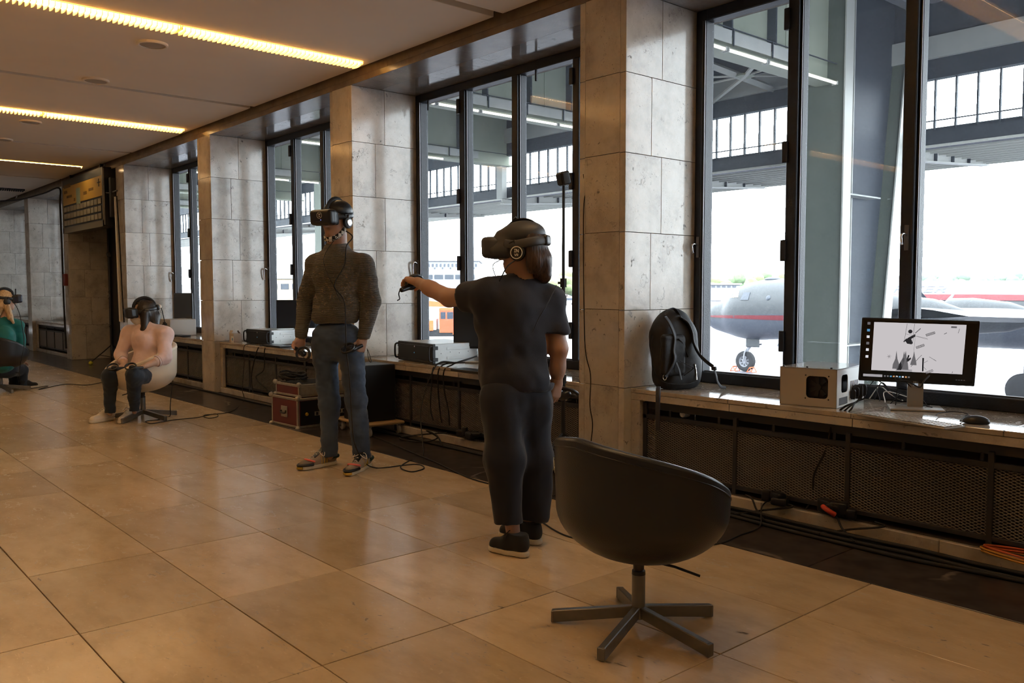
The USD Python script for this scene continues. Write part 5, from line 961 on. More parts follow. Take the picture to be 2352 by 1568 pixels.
monitor('dark monitor half hidden behind the man in the grey sweater', onz(690, 788, .618), unit(-AWAY * .8 + RIGHT * .2), .53, .33, .18, stand_h=.3)
m4 = monitor('dark monitor turned edge-on beside the seated woman in pink', PX(430, 770, 12.9) * [1, 1, 0] + [0, 0, .618], unit(-AWAY * .75 - RIGHT * .66), .55, .46, .12, stand_h=.3, bright=False)
p4 = onz(366, 769, .618); x4 = np.array([1., .0, 0]); pc4 = thing('desktop_computer', 'white computer case on the ledge behind the shoulder of the seated woman', 'computer', p4)
B4 = lambda q: (q[0] + p4, q[1])
part('case_body', B4(box(0, .42, 0, .36, .003, .225, .006)), M['case_white'], pc4)
part('front_slot', B4(box(-.003, .0, .06, .26, .03, .2)), M['black'], pc4); part('fan_opening', B4(prism(rsq(.22, .12, .13, .02), .004, frame([1, 0, 0], [0, 0, 1], [0, -1, 0]), (0, .002, 0))), M['black_matte'], pc4)
part('port_block', B4(box(.30, .40, -.03, .002, .02, .13, .01)), M['black'], pc4)
for k in range(4): cable(f'black cable {["arching over", "drooping from", "coiled in front of", "trailing from"][k]} the white computer case behind the seated woman', [p4 + [.3 + .03 * k, -.03, .05 + .04 * k], p4 + [.38 + .04 * k, -.08, .16 - .02 * k], p4 + [.48 + .05 * k, -.05, .05], p4 + [.6 + .05 * k, -.04, .008]], .006)
kb2 = single('keyboard', (lambda m: (m[0] @ frame([1, .05, 0], [-.05, 1, 0], [0, 0, 1]).T + np.array([-11.75, 4.22, .629]), m[1]))(rbox((.42, .14, .018), .006)), M['bezel'], 'dark keyboard on the ledge below the edge-on monitor', 'keyboard')
kb3 = single('keyboard', (lambda m: (m[0] + np.array([-8.85, 4.24, .629]), m[1]))(rbox((.44, .15, .018), .006)), M['bezel'], 'dark keyboard on the ledge behind the arm of the man in grey', 'keyboard')
kb4 = single('keyboard', (lambda m: (m[0] + onz(1092, 852, .629), m[1]))(rbox((.44, .15, .018), .006)), M['bezel'], 'dark keyboard on the ledge at the back of the woman in black', 'keyboard')
# cardboard box
bp = onz(527, 785, .618); cb_ = thing('cardboard_box', 'small torn white carton with a blue spot on the ledge behind the man', 'box', bp)
part('carton', (cat(box(0, .125, 0, .10, 0, .105, .001))[0] + bp, cat(box(0, .125, 0, .10, 0, .105, .001))[1]), plain('carton', (.50, .44, .38), .8), cb_)
part('flap', (prism([(0, 0), (.07, 0), (.095, .035), (.015, .04)], .002, frame([1, 0, 0], [0, .3, .95], [0, -1, 0]), bp + [.0, .0, .105])), plain('carton_inside', (.62, .58, .54), .8), cb_)
part('flap', (prism([(0, 0), (.06, 0), (.05, .05), (.0, .03)], .002, frame([1, 0, 0], [0, -.5, .8], [0, -1, 0]), bp + [.06, .09, .105])), plain('carton_torn', (.22, .17, .13), .9), cb_)
part('label_panel', (box(.052, .127, -.002, .0, .0, .072)[0] + bp, box(0, 1, 0, 1, 0, 1)[1]), M['white'], cb_); part('blue_spot', prism(sg.Point(.095, .036).buffer(.017), .002, frame([1, 0, 0], [0, 0, 1], [0, -1, 0]), bp + [0, -.002, 0]), plain('blue_print', (.18, .38, .55), .6), cb_)

# ------------------------------------------------------------------ backpack
M['pack'] = mottled('black_nylon', [(.010, .010, .013), (.016, .016, .020)], 30., .6, .2, bscale=300)
M['pack_trim'] = plain('grey_trim', (.035, .035, .042), .55)
D = 5.36; J = lambda u, v, dd=0.: PX(u, v, D + dd)
bpk = thing('backpack', 'black nylon backpack standing on the ledge against the pillar', 'backpack', J(1560, 888))
fp_ = unit(-AWAY * .93 + RIGHT * .37); Mp = look(fp_)
part('bag', rumple(smoothed(soft([cone(J(1546, 752, .12), J(1552, 850, .10), .125, .135, .05, (fp_, 1.25)), cone(J(1528, 770, .10), J(1535, 855, .08), .10, .095, .05), cone(J(1566, 775, .12), J(1578, 850, .10), .095, .09, .05), rblock(J(1556, 872, .10), (.125, .085, .045), .04, .05, Mp)], .007, cuts=[rblock(J(1556, 890, .1) - UPV * .1, (.4, .4, .1), .003)]), 2), .008, 9., 41), M['pack'], bpk, True)
def strap(nm, P, wd, mat=None, th=.30): return part(nm, tube(spline(P, 8), wd, 8, flat=(th, 1.)), mat or M['pack_trim'], bpk, True)
part('top_handle', tube(spline([J(1527, 722, -.0), J(1536, 711, .0), J(1545, 708, .02), J(1553, 713, .03), J(1560, 724, .05)], 8), .012, 8, flat=(.3, 1)), M['pack_trim'], bpk, True)
strap('shoulder_strap', [J(1528, 727, -.03), J(1540, 745, -.045), J(1551, 775, -.05), J(1549, 805, -.055), J(1551, 822, -.06), J(1545, 842, -.055), J(1530, 865, -.05)], .024)
strap('shoulder_strap', [J(1562, 728, .03), J(1580, 742, .03), J(1590, 765, .02), J(1594, 790, .0), J(1605, 812, -.03), J(1620, 828, -.06), J(1638, 842, -.08)], .026, M['pack'])
part('strap_buckle', soft([rblock(J(1640, 846, -.09), (.016, .01, .012), .006)], .004), M['black'], bpk, True)
strap('strap_tail', [J(1640, 848, -.09), J(1645, 862, -.10), J(1648, 876, -.10), J(1656, 888, -.06), J(1667, 890, -.03)], .010)
strap('hanging_strap', [J(1513, 888, -.03), J(1512, 893, -.16), J(1511, 930, -.175), J(1510.5, 960, -.175), J(1511, 988, -.175)], .014)
strap('piping', [J(1500, 770, -.0), J(1497, 800, .0), J(1500, 840, .0), J(1512, 868, -.0), J(1535, 880, -.04), J(1580, 881, -.02), J(1603, 872, .02)], .004)
strap('compression_strap', [J(1558, 778, -.06), J(1568, 790, -.03), J(1580, 820, -.01)], .008); strap('compression_strap', [J(1553, 832, -.06), J(1560, 850, -.06), J(1565, 872, -.05)], .008); strap('compression_strap', [J(1560, 828, -.06), J(1580, 838, -.03), J(1592, 846, .0), J(1572, 862, -.04)], .006)
part('side_zip', tube(spline([J(1596, 835, .02), J(1598, 850, .02), J(1600, 872, .02)], 5), .006, 6), M['chrome'], bpk, True)
part('strap_ring', tube([J(1527, 866, -.055) + .011 * (RIGHT * math.cos(a) + UPV * 1.6 * math.sin(a)) for a in q], .0025, 6, closed=True), M['chrome'], bpk, True)
part('back_panel', rumple(soft([rblock(J(1545, 815, -.025), (.085, .03, .13), .028, .02, Mp)], .007), .006, 14., 43), M['pack'], bpk, True)
# ------------------------------------------------------------------ the aircraft
Y0, HW = 38.6, 1.5
M['alu'] = mottled('aircraft_metal', [(.03, .034, .038), (.058, .062, .068)], 1.5, .45, 0, stretch=(.3, 1, 1))
M['alu_dark'] = mottled('aircraft_belly', [(.06, .07, .09), (.09, .10, .12)], 1.5, .4, 0, metal=.2)
M['alu_white'] = plain('aircraft_white', (.24, .245, .27), .5)
M['red'] = plain('aircraft_red', (.15, .014, .020), .5)
M['orange'] = plain('truck_orange', (.62, .13, .035), .5)
M['rubber'] = plain('tyre_rubber', (.018, .018, .02), .8)
M['cockpit_glass'] = plain('cockpit_glass', (.05, .06, .08), .08)
yw = lambda u, v: ony(u, v, Y0)
top_ = np.array([(yw(u, v)[0], yw(u, v)[2]) for u, v in ((1612, 722), (1618, 712), (1629, 704), (1657, 691), (1683, 683), (1696, 666), (1709, 656), (1734, 646), (1760, 641.5), (1817, 640))] + [(-18., 1.62), (-9, 1.55), (-3, 1.5), (1., 1.3)])
bot_ = np.array([(yw(u, v)[0], yw(u, v)[2]) for u, v in ((1612, 722), (1618, 734), (1629, 745), (1648, 757), (1700, 774), (1741, 783), (1760, 779), (1817, 779))] + [(-18., -1.25), (-9, -1.2), (-3, -.3), (1., .9)])
xs = np.concatenate([np.linspace(top_[0, 0] + .001, -26, 26), np.linspace(-25.6, 1, 34)]); zt, zb = np.interp(xs, *top_.T), np.interp(xs, *bot_.T); zc, hz = (zt + zb) / 2, np.maximum((zt - zb) / 2, .02)
hw = np.minimum(HW, np.where(xs < -20, hz * 1.02, HW * np.clip((1.5 - xs) / 8, .1, 1)))
cx = lambda x, a: np.interp(x, xs, a)
def skin_pt(x, z, out=.0):                     # the point of the near side of the hull at x, z
    s = np.clip((z - cx(x, zc)) / cx(x, hz), -1, 1); return np.stack([x, Y0 - (cx(x, hw)) * np.sqrt(np.maximum(1 - s * s, 0)) - out, z], -1)
plane = thing('propeller_aircraft', 'grey four-engined propeller aircraft with a red stripe parked on the apron', 'aircraft', (-25.8, Y0, GZ))
def hull(a0, a1): a = np.linspace(a0, a1, 22); return np.stack([np.broadcast_to(xs[:, None], (len(xs), 22)), Y0 - hw[:, None] * np.cos(a), zc[:, None] + hz[:, None] * np.sin(a)], -1)
part('fuselage', grid_mesh(hull(-.15, np.pi + .15), flip=True), M['alu'], plane, 60)
part('belly', grid_mesh(hull(np.pi + .15, 2 * np.pi - .15), flip=True), M['alu_dark'], plane, 60)
sx = np.linspace(-28.2, -4, 70); sz = np.interp(sx, [-28.2, -25.5, -22.5, -18.6, -4], [yw(1629, 725)[2], yw(1720, 726)[2], yw(1815, 728)[2], yw(2055, 681)[2], yw(2055, 681)[2]]); sh_ = np.interp(sx, [-28.2, -26.5, -23, -4], [.02, .07, .12, .12])
part('red_stripe', grid_mesh(np.stack([skin_pt(sx, sz + sh_ * k, .015) for k in np.linspace(-1, 1, 5)], 1), flip=False), M['red'], plane, True)
wx = np.linspace(-20.5, -4, 40); part('white_top', grid_mesh(np.stack([skin_pt(wx, 1.0 + (cx(wx, zt) - .04 - 1.0) * k, .012) for k in np.linspace(0, 1, 9)], 1)), M['alu_white'], plane, True)
v_, f_ = arr(meshkit.text_mesh('CARRIER', .27, .01, bold=True)); x_0 = yw(2048, 665)[0]; v_ = np.array(v_); wx_ = x_0 - .55 + v_[:, 0] * (yw(2197, 665)[0] - x_0 + .55) / v_[:, 0].max(); wz_ = 1.10 + v_[:, 1]
tp = skin_pt(wx_, wz_, .02); tp[:, 1] -= v_[:, 2]; part('lettering', (tp, f_), plain('lettering_blue', (.10, .11, .20), .5), plane, label='CARRIER in dark blue capitals')
def pane(pts, mat, nm, out=.02, par=None): P = np.array([skin_pt(np.array(yw(*p)[0]), np.array(yw(*p)[2]), out) for p in pts]); Q = P + [0, .03, 0]; h = m3.Manifold.hull_points(np.vstack([P, Q])); return part(nm, h, mat, par or plane)
for pts in (((1688, 683), (1693, 669), (1703, 667), (1700, 683)), ((1702, 683), (1705, 667), (1714, 667), (1713, 683)), ((1715, 683), (1716, 667), (1725, 668), (1729, 682))): pane(pts, plain('lit_glass', (.75, .68, .5), .2) if pts[0][0] == 1688 else UsdShade.Material.Get(stage, LOOKS + 'lit_glass'), 'windshield_pane', .03)
pane(((1736, 688), (1739, 671), (1755, 671), (1755, 688)), M['cockpit_glass'], 'side_window', .03)
def port(u, v, r, mat, nm='porthole'): p = yw(u, v); c = skin_pt(np.array(p[0]), np.array(p[2]), .01); s = (p[2] - cx(p[0], zc)) / cx(p[0], hz); n = unit([0, -math.sqrt(max(1 - s * s, .05)), s]); x = np.array([1., 0, 0]); return part(nm, xf(lathe([(0, .03), (r, .03), (r + .04, .0), (0, -.02)], 20), frame(x, np.cross(n, x), n), c), mat, plane, 40)
port(1800, 683, .09, M['cockpit_glass']); port(2068, 701, .20, M['cockpit_glass'])
for u in (2112, 2152, 2192, 2232, 2272, 2312): port(u, 699 + (u - 2152) * .02, .19, M['alu_white'])
part('roof_dome', blob and ball((yw(1775, 640)[0], Y0, yw(1775, 641)[2]), .45, 2, (1, .6, .25)), M['alu_dark'], plane, True)
hub = yw(1716, 831); wc = np.array([hub[0], Y0 - .15, GZ + .54])
tyre = part('nose_wheel', xf(lathe([(.30, -.15), (.42, -.17), (.52, -.12), (.545, 0), (.52, .12), (.42, .17), (.30, .15)], 32), rotx(np.pi / 2), wc), M['rubber'], plane, 50)
part('rim', xf(lathe([(0, .09), (.10, .10), (.13, .06), (.27, .08), (.31, .14), (.31, -.14), (.27, -.08), (0, -.09)], 28), rotx(np.pi / 2), wc), M['alu_white'], tyre, 40)
for k in range(8): part('rim_hole', xf(lathe([(0, .011), (.042, .011), (.042, .0), (0, 0)], 10), rotx(np.pi / 2), wc + [.2 * math.cos(k * np.pi / 4), -.085, .2 * math.sin(k * np.pi / 4)]), M['rubber'], tyre)
part('nose_strut', tube([wc + [.05, -.1, .0], wc + [.12, -.05, .55], yw(1733, 780) * [1, 0, 1] + [0, Y0, 0]], [.05, .07, .09], 10), M['alu_white'], plane, True)
part('strut_brace', tube([wc + [.12, -.05, .75], yw(1752, 790) * [1, 0, 1] + [0, Y0 - .1, 0]], .04, 8), M['alu_white'], plane, True)
part('wheel_fork', tube([wc + [.02, -.24, .02], wc + [.08, -.22, .45], wc + [.1, -.05, .65]], .04, 8), M['alu_white'], plane, True)
part('gear_door', box(wc[0] + .1, wc[0] + .9, Y0 - .3, Y0 - .26, -1.75, -1.25, .02), M['alu'], plane)
part('antenna_pod', tube([yw(1802, 779) * [1, 0, 1] + [0, Y0 - .3, 0], yw(1805, 792) * [1, 0, 1] + [0, Y0 - .3, 0]], [.06, .30], 12), M['alu_white'], plane, True)
wr, wt = np.array([-10.8, 37.4, .05]), np.array([-13.1, 29.3, .35])                      # near wing, root to tip, with its two engines
sec = lambda o, c, th: np.array([o + [c * (x - .35), 0, z * th] for x, z in ((0, 0), (.03, .35), (.12, .75), (.3, 1), (.6, .7), (1, 0), (.6, -.35), (.3, -.5), (.1, -.45), (.02, -.2))])
G = np.stack([sec(wr + (wt - wr) * t, 4.4 - 1.6 * t, .42 - .16 * t) for t in np.linspace(0, 1, 8)]); G = np.concatenate([G, G[:, :1]], 1); part('wing', grid_mesh(G), M['alu'], plane, 40)
for t in (.32, .80):
    o = wr + (wt - wr) * t; e = part('engine_nacelle', xf(lathe([(0, -2.3), (.50, -2.25), (.68, -1.9), (.70, -1.1), (.55, .2), (.2, 1.2), (0, 1.4)], 22), roty(np.pi / 2), o + [-.6, 0, .05]), M['alu'], plane, 50)
    part('propeller_hub', xf(lathe([(0, -2.75), (.12, -2.6), (.16, -2.25), (0, -2.2)], 14), roty(np.pi / 2), o + [-.6, 0, .05]), M['alu_dark'], e, 50)
    for k in range(3): a = .5 + k * 2 * np.pi / 3; part('propeller_blade', tube([o + [-3.05, 0, .05], o + [-3.05, .9 * math.cos(a), .05 + .9 * math.sin(a)], o + [-3.05, 1.75 * math.cos(a), .05 + 1.75 * math.sin(a)]], [.06, .13, .05], 8, flat=(.3, 1)), M['alu_dark'], e, True)
    part('main_strut', tube([o + [.2, 0, -.3], [o[0] + .2, o[1], GZ + .6]], .09, 8), M['alu_dark'], plane) if t < .5 else None
    part('main_wheel', xf(lathe([(0, -.18), (.4, -.2), (.6, -.1), (.6, .1), (.4, .2), (0, .18)], 26), rotx(np.pi / 2), np.array([o[0] + .2, o[1] - .2, GZ + .6])), M['rubber'], plane, 50) if t < .5 else None
part('tail_fin', prism([(-3, 1.3), (-.2, 5.2), (1.6, 5.2), (1.2, 1.)], .25, frame([1, 0, 0], [0, 0, 1], [0, -1, 0]), (0, Y0 + .12, 0)), M['alu'], plane)
for s_, nm in ((-.50, 'left of the nose wheel'), (.50, 'on the other side of the nose wheel')):
    c = wc + [s_, -.18, -.54]; t = thing('wheel_chock', f'orange wheel chock {"on the tail side of" if s_ > 0 else "on the nose side of"} the aircraft nose wheel', 'wheel chock', c)
    part('chock_frame', cat(tube([c + [-.16, -.2, .01], c + [0, -.2, .26], c + [.16, -.2, .01]], .025, 6), tube([c + [-.16, .2, .01], c + [0, .2, .26], c + [.16, .2, .01]], .025, 6)), M['orange'], t)
    part('chock_bar', cat(tube([c + [0, -.2, .25], c + [0, .2, .25]], .03, 6), tube([c + [-.16, -.2, .015], c + [-.16, .2, .015]], .02, 6), tube([c + [.16, -.2, .015], c + [.16, .2, .015]], .02, 6)), M['orange'], t)

# ------------------------------------------------------------------ fire engine, van, far buildings, trees
o = PX(1008, 781, 71.5); o[2] = GZ; Tx = RIGHT; TM = frame(Tx, AWAY, UPV); B = lambda q: (q[0] @ TM.T + o, q[1])
tk = thing('fire_engine', 'orange red fire engine with a turntable boom far out on the apron', 'fire engine', o)
part('chassis', B(box(-4.4, 2.5, -1.1, 1.1, .45, .95, .05)), M['rubber'], tk)
cab = part('cab', B(prism([(.15, .75), (2.55, .75), (2.6, 1.6), (2.35, 2.75), (.15, 2.75)], 2.4, frame([1, 0, 0], [0, 0, 1], [0, -1, 0]), (0, 1.2, 0))), M['orange'], tk)
for a, b_ in ((.25, .68), (.78, 1.3)): part('cab_window', B(box(a, b_, -1.23, -1.19, 1.85, 2.45, .02)), M['cockpit_glass'], cab)
part('front_window', B(box(1.75, 2.25, -1.23, -1.19, 1.8, 2.5, .02)), plain('pale_glass', (.55, .58, .45), .2), cab)
part('crew_door', B(box(.2, 1.35, -1.225, -1.2, .8, 2.6, .01)), plain('dark_orange', (.42, .085, .03), .5), cab); part('wheel_arch', B(prism(sg.Point(1.95, .55).buffer(.72).difference(sg.Point(1.95, .55).buffer(.60)).intersection(sg.box(1, .6, 3, 2)), .05, frame([1, 0, 0], [0, 0, 1], [0, -1, 0]), (0, -1.2, 0))), M['orange'], cab)
part('equipment_body', B(box(-4.4, -.1, -1.15, 1.15, .95, 1.9, .04)), M['case_white'], tk); part('ladder_rack', B(box(-1.35, -.35, -1.25, -1.15, .9, 1.75, .03)), M['orange'], tk)
part('boom', B(prism([(-4.4, 2.9), (1.9, 2.85), (1.9, 3.05), (-4.4, 3.75)], .9, frame([1, 0, 0], [0, 0, 1], [0, -1, 0]), (0, .45, 0))), M['orange'], tk)
for k in range(6): part('boom_brace', B(tube([[-4 + .55 * k, -.5, 1.9], [-3.7 + .55 * k, -.5, 2.9]], .06, 6)), M['case_white'], tk)
for x in (-3.6, -2.4, 1.95):
    wq = part('wheel', B(xf(lathe([(0, -.18), (.35, -.2), (.53, -.12), (.55, .1), (.35, .2), (0, .18)], 24), rotx(np.pi / 2), (x, -1.05, .55))), M['rubber'], tk, 40); part('wheel_rim', B(xf(lathe([(0, .02), (.10, .03), (.27, .0), (.30, .05), (.30, -.05), (0, -.05)], 20), rotx(np.pi / 2), (x, -1.25, .55))), M['case_white'], wq, 40)
o2 = PX(1302, 676, 230); o2[2] = GZ; B = lambda q: (q[0] @ TM.T + o2, q[1])
vn = thing('van', 'small white van far across the airfield', 'van', o2)
part('van_body', B(prism([(-2.4, .4), (2.4, .4), (2.5, 1.2), (1.9, 2.2), (-2.4, 2.3)], 1.9, frame([1, 0, 0], [0, 0, 1], [0, -1, 0]), (0, .95, 0))), M['case_white'], vn); part('van_window', B(box(-1.6, 1.6, -.98, -.94, 1.3, 1.9)), M['cockpit_glass'], vn)
for x in (-1.5, 1.5): part('wheel', B(xf(lathe([(0, -.1), (.35, -.1), (.35, .1), (0, .1)], 14), rotx(np.pi / 2), (x, -.9, .35))), M['rubber'], vn)
def far_building(name, label, u0, u1, vt, dpt, rows, mat):
    a, b = PX(u0, 690, dpt), PX(u1, 690, dpt); a[2] = b[2] = GZ; w = np.linalg.norm(b - a); hgt = 1.25 + (664 - vt) / FPX * dpt - GZ; x = unit(b - a); y = np.cross(UPV, x); Mx_ = frame(x, y, UPV); B = lambda q: (q[0] @ Mx_.T + a, q[1])
    t = thing(name, label, 'building', a + x * w / 2); part('walls', B(box(0, w, 0, 25, 0, hgt, .2)), mat, t); part('roof_edge', B(box(-.4, w + .4, -.6, 25.4, hgt, hgt + .6, .1)), M['steel_grey'], t)
    for (v0, v1, du, wu) in rows:
        z1, z0 = 1.25 + (664 - v0) / FPX * dpt - GZ, 1.25 + (664 - v1) / FPX * dpt - GZ; s_ = dpt / FPX; n = int(w / (du * s_))
        for k in range(n): part('window', B(box(du * s_ * (k + .5) - wu * s_ / 2, du * s_ * (k + .5) + wu * s_ / 2, -.12, .1, z0, z1)), M['steel_dark'] if wu > 10 else M['alu_dark'], t)
far_building('terminal_building', 'pale curved terminal block with two rows of windows beyond the fire engine', 900, 1100, 600, 260, ((606, 613, 9, 4), (614, 618, 18, 3), (631, 641, 24, 20)), M['alu_white'])
far_building('hangar_building', 'low beige building seen through the window behind the man', 590, 730, 640, 170, ((651, 664, 26, 18),), plain('beige_wall', (.50, .42, .30), .8))
far_building('airfield_shed', 'long low pale shed in front of the far trees by the aircraft nose', 1632, 1700, 655, 300, ((657, 661, 12, 8),), M['alu_white'])
leafm = [mottled(f'tree_leaf_{k}', [c, tuple(1.5 * x for x in c)], .35, .9) for k, c in enumerate(((.16, .20, .09), (.12, .17, .09), (.13, .17, .13)))]
trunk = plain('tree_bark', (.12, .09, .07), .9)
spots = [(1248, 640, 26, 0), (1274, 634, 30, 0), (1302, 630, 34, 0), (1330, 636, 30, 1), (1622, 636, 30, 0), (1650, 632, 34, 0), (1680, 636, 28, 1), (1706, 637, 26, 0), (1735, 634, 30, 0), (1765, 637, 30, 1), (1803, 622, 16, 0), (1830, 634, 28, 1), (2084, 634, 18, 2), (2128, 640, 22, 2), (2160, 634, 30, 2), (2196, 632, 26, 2), (2232, 638, 26, 2), (2262, 637, 24, 2), (2296, 634, 28, 2), (2330, 633, 28, 2), (2362, 634, 28, 2)]
names_ = ['rounded pale green tree', 'darker green tree', 'bluish hazy tree']
for k, (u, v, wpx, kind) in enumerate(spots):
    d_ = 340 + 12 * (k % 5); o = PX(u, 690, d_); o[2] = GZ; s_ = d_ / FPX; zt_ = 1.25 + (664 - v) * s_; r = wpx * s_ * .8; t = thing('tree', f'{names_[kind]} on the skyline, {["first", "second", "third", "fourth"][k] + " of the group right of the woman in black" if k < 4 else ["first", "second", "third", "fourth", "fifth", "sixth", "tall narrow one,", "eighth"][k - 4] + " of the row behind the aircraft nose" if k < 12 else ["first", "second", "third", "fourth", "fifth", "sixth", "seventh", "eighth", "ninth"][k - 12] + " of the row above the aircraft hull"}'.replace('right of', 'beside'), 'tree', o, group='trees along the far edge of the airfield')
    rr = np.random.default_rng(k); c0 = o + [0, 0, (zt_ - GZ) * .56]; hh_ = (zt_ - GZ) * .46
    m = []
    for q_ in range(9):
        e = trimesh.creation.icosphere(2, 1.0); vv = np.array(e.vertices); vv *= (.75 + .5 * meshkit.fbm(vv * 2.2 + q_ * 7 + k, 3, k))[:, None]; off = rr.normal(size=3) * [.45, .45, .4]; m.append((vv * [r * .62, r * .62, hh_ * .55] + c0 + off * [r, r, hh_], np.array(e.faces)))
    part('crown', cat(*m), leafm[kind], t, True); part('trunk', tube([o, o + [0, 0, (zt_ - GZ) * .5]], [.35, .2], 7), trunk, t)
# ------------------------------------------------------------------ stands, cases, board, leads
def light_stand(label, base, h, label_box, ball_px=None, lab_ball='', head_rot=0.):
    b = np.asarray(base, float); t = thing('tracking_stand', label, 'tripod stand', b)
    part('pole', cat(tube([b + [0, 0, .12], b + [0, 0, h * .36]], .0145, 10), tube([b + [0, 0, h * .36], b + [0, 0, h * .68]], .0115, 10), tube([b + [0, 0, h * .68], b + [0, 0, h]], .009, 10)), M['black'], t)
    for z in (.10, h * .36, h * .62, h * .68): part('collar', cat(tube([b + [0, 0, z - .028], b + [0, 0, z + .028]], .021, 12), tube([b + [.0, 0, z], b + [-.025, -.025, z]], .007, 8)), M['black'], t)
    for k in range(3):
        a = head_rot + k * 2 * np.pi / 3; e = b + [.36 * math.cos(a), .36 * math.sin(a), .045]
        lg = part('leg', tube([b + [0, 0, .34], b + [.14 * math.cos(a), .14 * math.sin(a), .22], e], .009, 8), M['black'], t); part('leg_brace', tube([b + [0, 0, .13], b + [.20 * math.cos(a), .20 * math.sin(a), .165]], .005, 6), M['black'], lg)
        part('tennis_ball', ball(e - [0, 0, .012], .0335, 3), M['tennis'], lg, True, label='yellow tennis ball on the foot')
    s = thing('base_station', label_box, 'tracking sensor', b + [0, 0, h]); c = b + [0, 0, h + .045]; f = unit([-.3, -1, -.25]); Mx_ = look(f)
    part('sensor_body', xf(rbox((.085, .06, .085), .012), Mx_, c), M['black'], s, 40); part('sensor_window', xf(rbox((.066, .006, .066), .003), Mx_, c + f * .031), M['screen_off'], s); part('mount', tube([b + [0, 0, h + .001], b + [0, 0, h + .02]], .012, 8), M['black'], s)
    return t
M['tennis'] = mottled('tennis_felt', [(.55, .62, .07), (.66, .72, .12)], 40., .95, .4)
light_stand('black light stand in front of the pillar by the woman in black, tennis balls on its feet', (-3.885, 3.80, 0), 1.895, 'black tracking sensor on the stand by the woman in black', head_rot=-1.55)
light_stand('black light stand in the dark doorway by the departure board, tennis balls on its feet', (*onz(258, 838)[:2], 0), 1.78, 'black tracking sensor on the stand in the dark doorway', head_rot=-2.3)
cable('black cable running down the pillar from the tracking sensor by the woman in black', [PX(1340, 400, 5.62), PX(1345, 440, 5.62), PX(1340, 500, 5.62), PX(1343, 780, 5.62), PX(1356, 860, 5.62), PX(1355, 930, 5.60), PX(1361, 975, 5.60), PX(1358, 1040, 5.62), (-3.75, 4.02, .02)], .0035)
single('hook', tube([PX(1268, 1093, 5.05) + .010 * (RIGHT * math.cos(a) + UPV * math.sin(a)) for a in np.linspace(2.4, 6.9, 14)], .0018, 6), M['white'], 'small white hook on the lead above the yellow tennis ball', 'hook') if False else None
# --- flight cases
M['case_red'] = plain('dark_red_laminate', (.12, .016, .020), .42); M['case_alu'] = mottled('aluminium_edging', [(.34, .32, .28), (.42, .40, .36)], 30., .35, 0, metal=.5)
def flight_case(label, a, b, depth, h, z, open_front=True, rackface=True):
    x = unit(b - a); x[2] = 0; y = np.cross(UPV, x); y = y if y @ AWAY > 0 else -y; w = np.linalg.norm((b - a)[:2]); Mx_ = frame(x, y, UPV); o = np.array([*a[:2], z]); B = lambda q: (q[0] @ Mx_.T + o, q[1])
    t = thing('flight_case', label, 'flight case', o + x * w / 2 + y * depth / 2)
    part('panel_body', B(box(.004, w - .004, .004, depth - .004, .004, h - .004)), M['case_red'], t)
    e = .022; ed = []
    for yy in (0, depth - e):
        for zz in (0, h - e): ed.append(box(0, w, yy, yy + e, zz, zz + e, .003))
    for xx in (0, w - e):
        for zz in (0, h - e): ed.append(box(xx, xx + e, 0, depth, zz, zz + e, .003))
        for yy in (0, depth - e): ed.append(box(xx, xx + e, yy, yy + e, 0, h, .003))
    part('edging', B(cat(*ed)), M['case_alu'], t)
    for xx in (0, w):
        for zz in (0, h): part('ball_corner', B(ball((xx, 0, zz), .024, 2)), M['case_alu'], t, True)
    return t, B, w, depth, h
fa, fb_ = onz(624, 971), onz(684, 985); fx = unit(fb_ - fa)
fc, B, w, dp, h = flight_case('larger dark red flight case on the floor, the lower of the two by the standing man', fa, fb_, .62, .27, .001)
part('handle_dish', B(box(w * .5 - .055, w * .5 + .055, -.004, .004, h * .5 - .05, h * .5 + .05, .002)), M['case_alu'], fc); part('handle', B(tube(spline([(w * .5 - .04, -.006, h * .5 + .01), (w * .5 - .04, -.016, h * .5 - .01), (w * .5 + .04, -.016, h * .5 - .01), (w * .5 + .04, -.006, h * .5 + .01)], 5), .008, 8)), M['black'], fc, True)
rk = part('rack_front', B(box(w - .006, w + .003, .03, dp - .03, .026, h - .026)), M['black'], fc)
part('connector_strip', B(box(w + .002, w + .006, .17, dp - .06, h * .38, h * .52)), M['case_alu'], rk); part('yellow_knob', B(xf(lathe([(0, 0), (.016, 0), (.014, .01), (0, .012)], 16), frame([0, 1, 0], [0, 0, 1], [1, 0, 0]), (w + .003, .09, h * .46))), plain('yellow_knob', (.5, .30, .02), .5), rk, 40)
for k in range(9): part('socket', B(box(w + .005, w + .008, .185 + .04 * k, .205 + .04 * k, h * .40, h * .50)), M['black'], rk)
fa2, B2v = fa + fx * .05 + AWAY * .06, None
fc2, B, w2, dp2, h2 = flight_case('smaller open dark red flight case lying on the larger one', fa2, fa2 + fx * .36 * 1.0 if False else fb_ + fx * .0 + AWAY * .06, .55, .115, .274)
part('open_inside', B(box(.03, w2 - .03, .04, dp2 - .04, h2 - .004, h2 + .001)), M['black_matte'], fc2); part('silver_lining', B(box(w2 - .004, w2 + .004, .02, dp2 - .02, .02, h2 - .02, .002)), M['case_alu'], fc2)
p = (fa2 + fb_) / 2; single('cable_bundle', cat(*[tube(spline([p + AWAY * .25 + [.10 * math.cos(a + k) * (1 + .2 * k % 3), .10 * math.sin(a + k), .415 + .012 * (k % 5) + .01 * math.sin(3 * a + k)] for a in np.linspace(0, 6.0, 9)], 4), .008, 6) for k in range(7)]), M['black_matte'], 'heap of black cables lying in the open flight case', 'cable bundle', smooth=True)
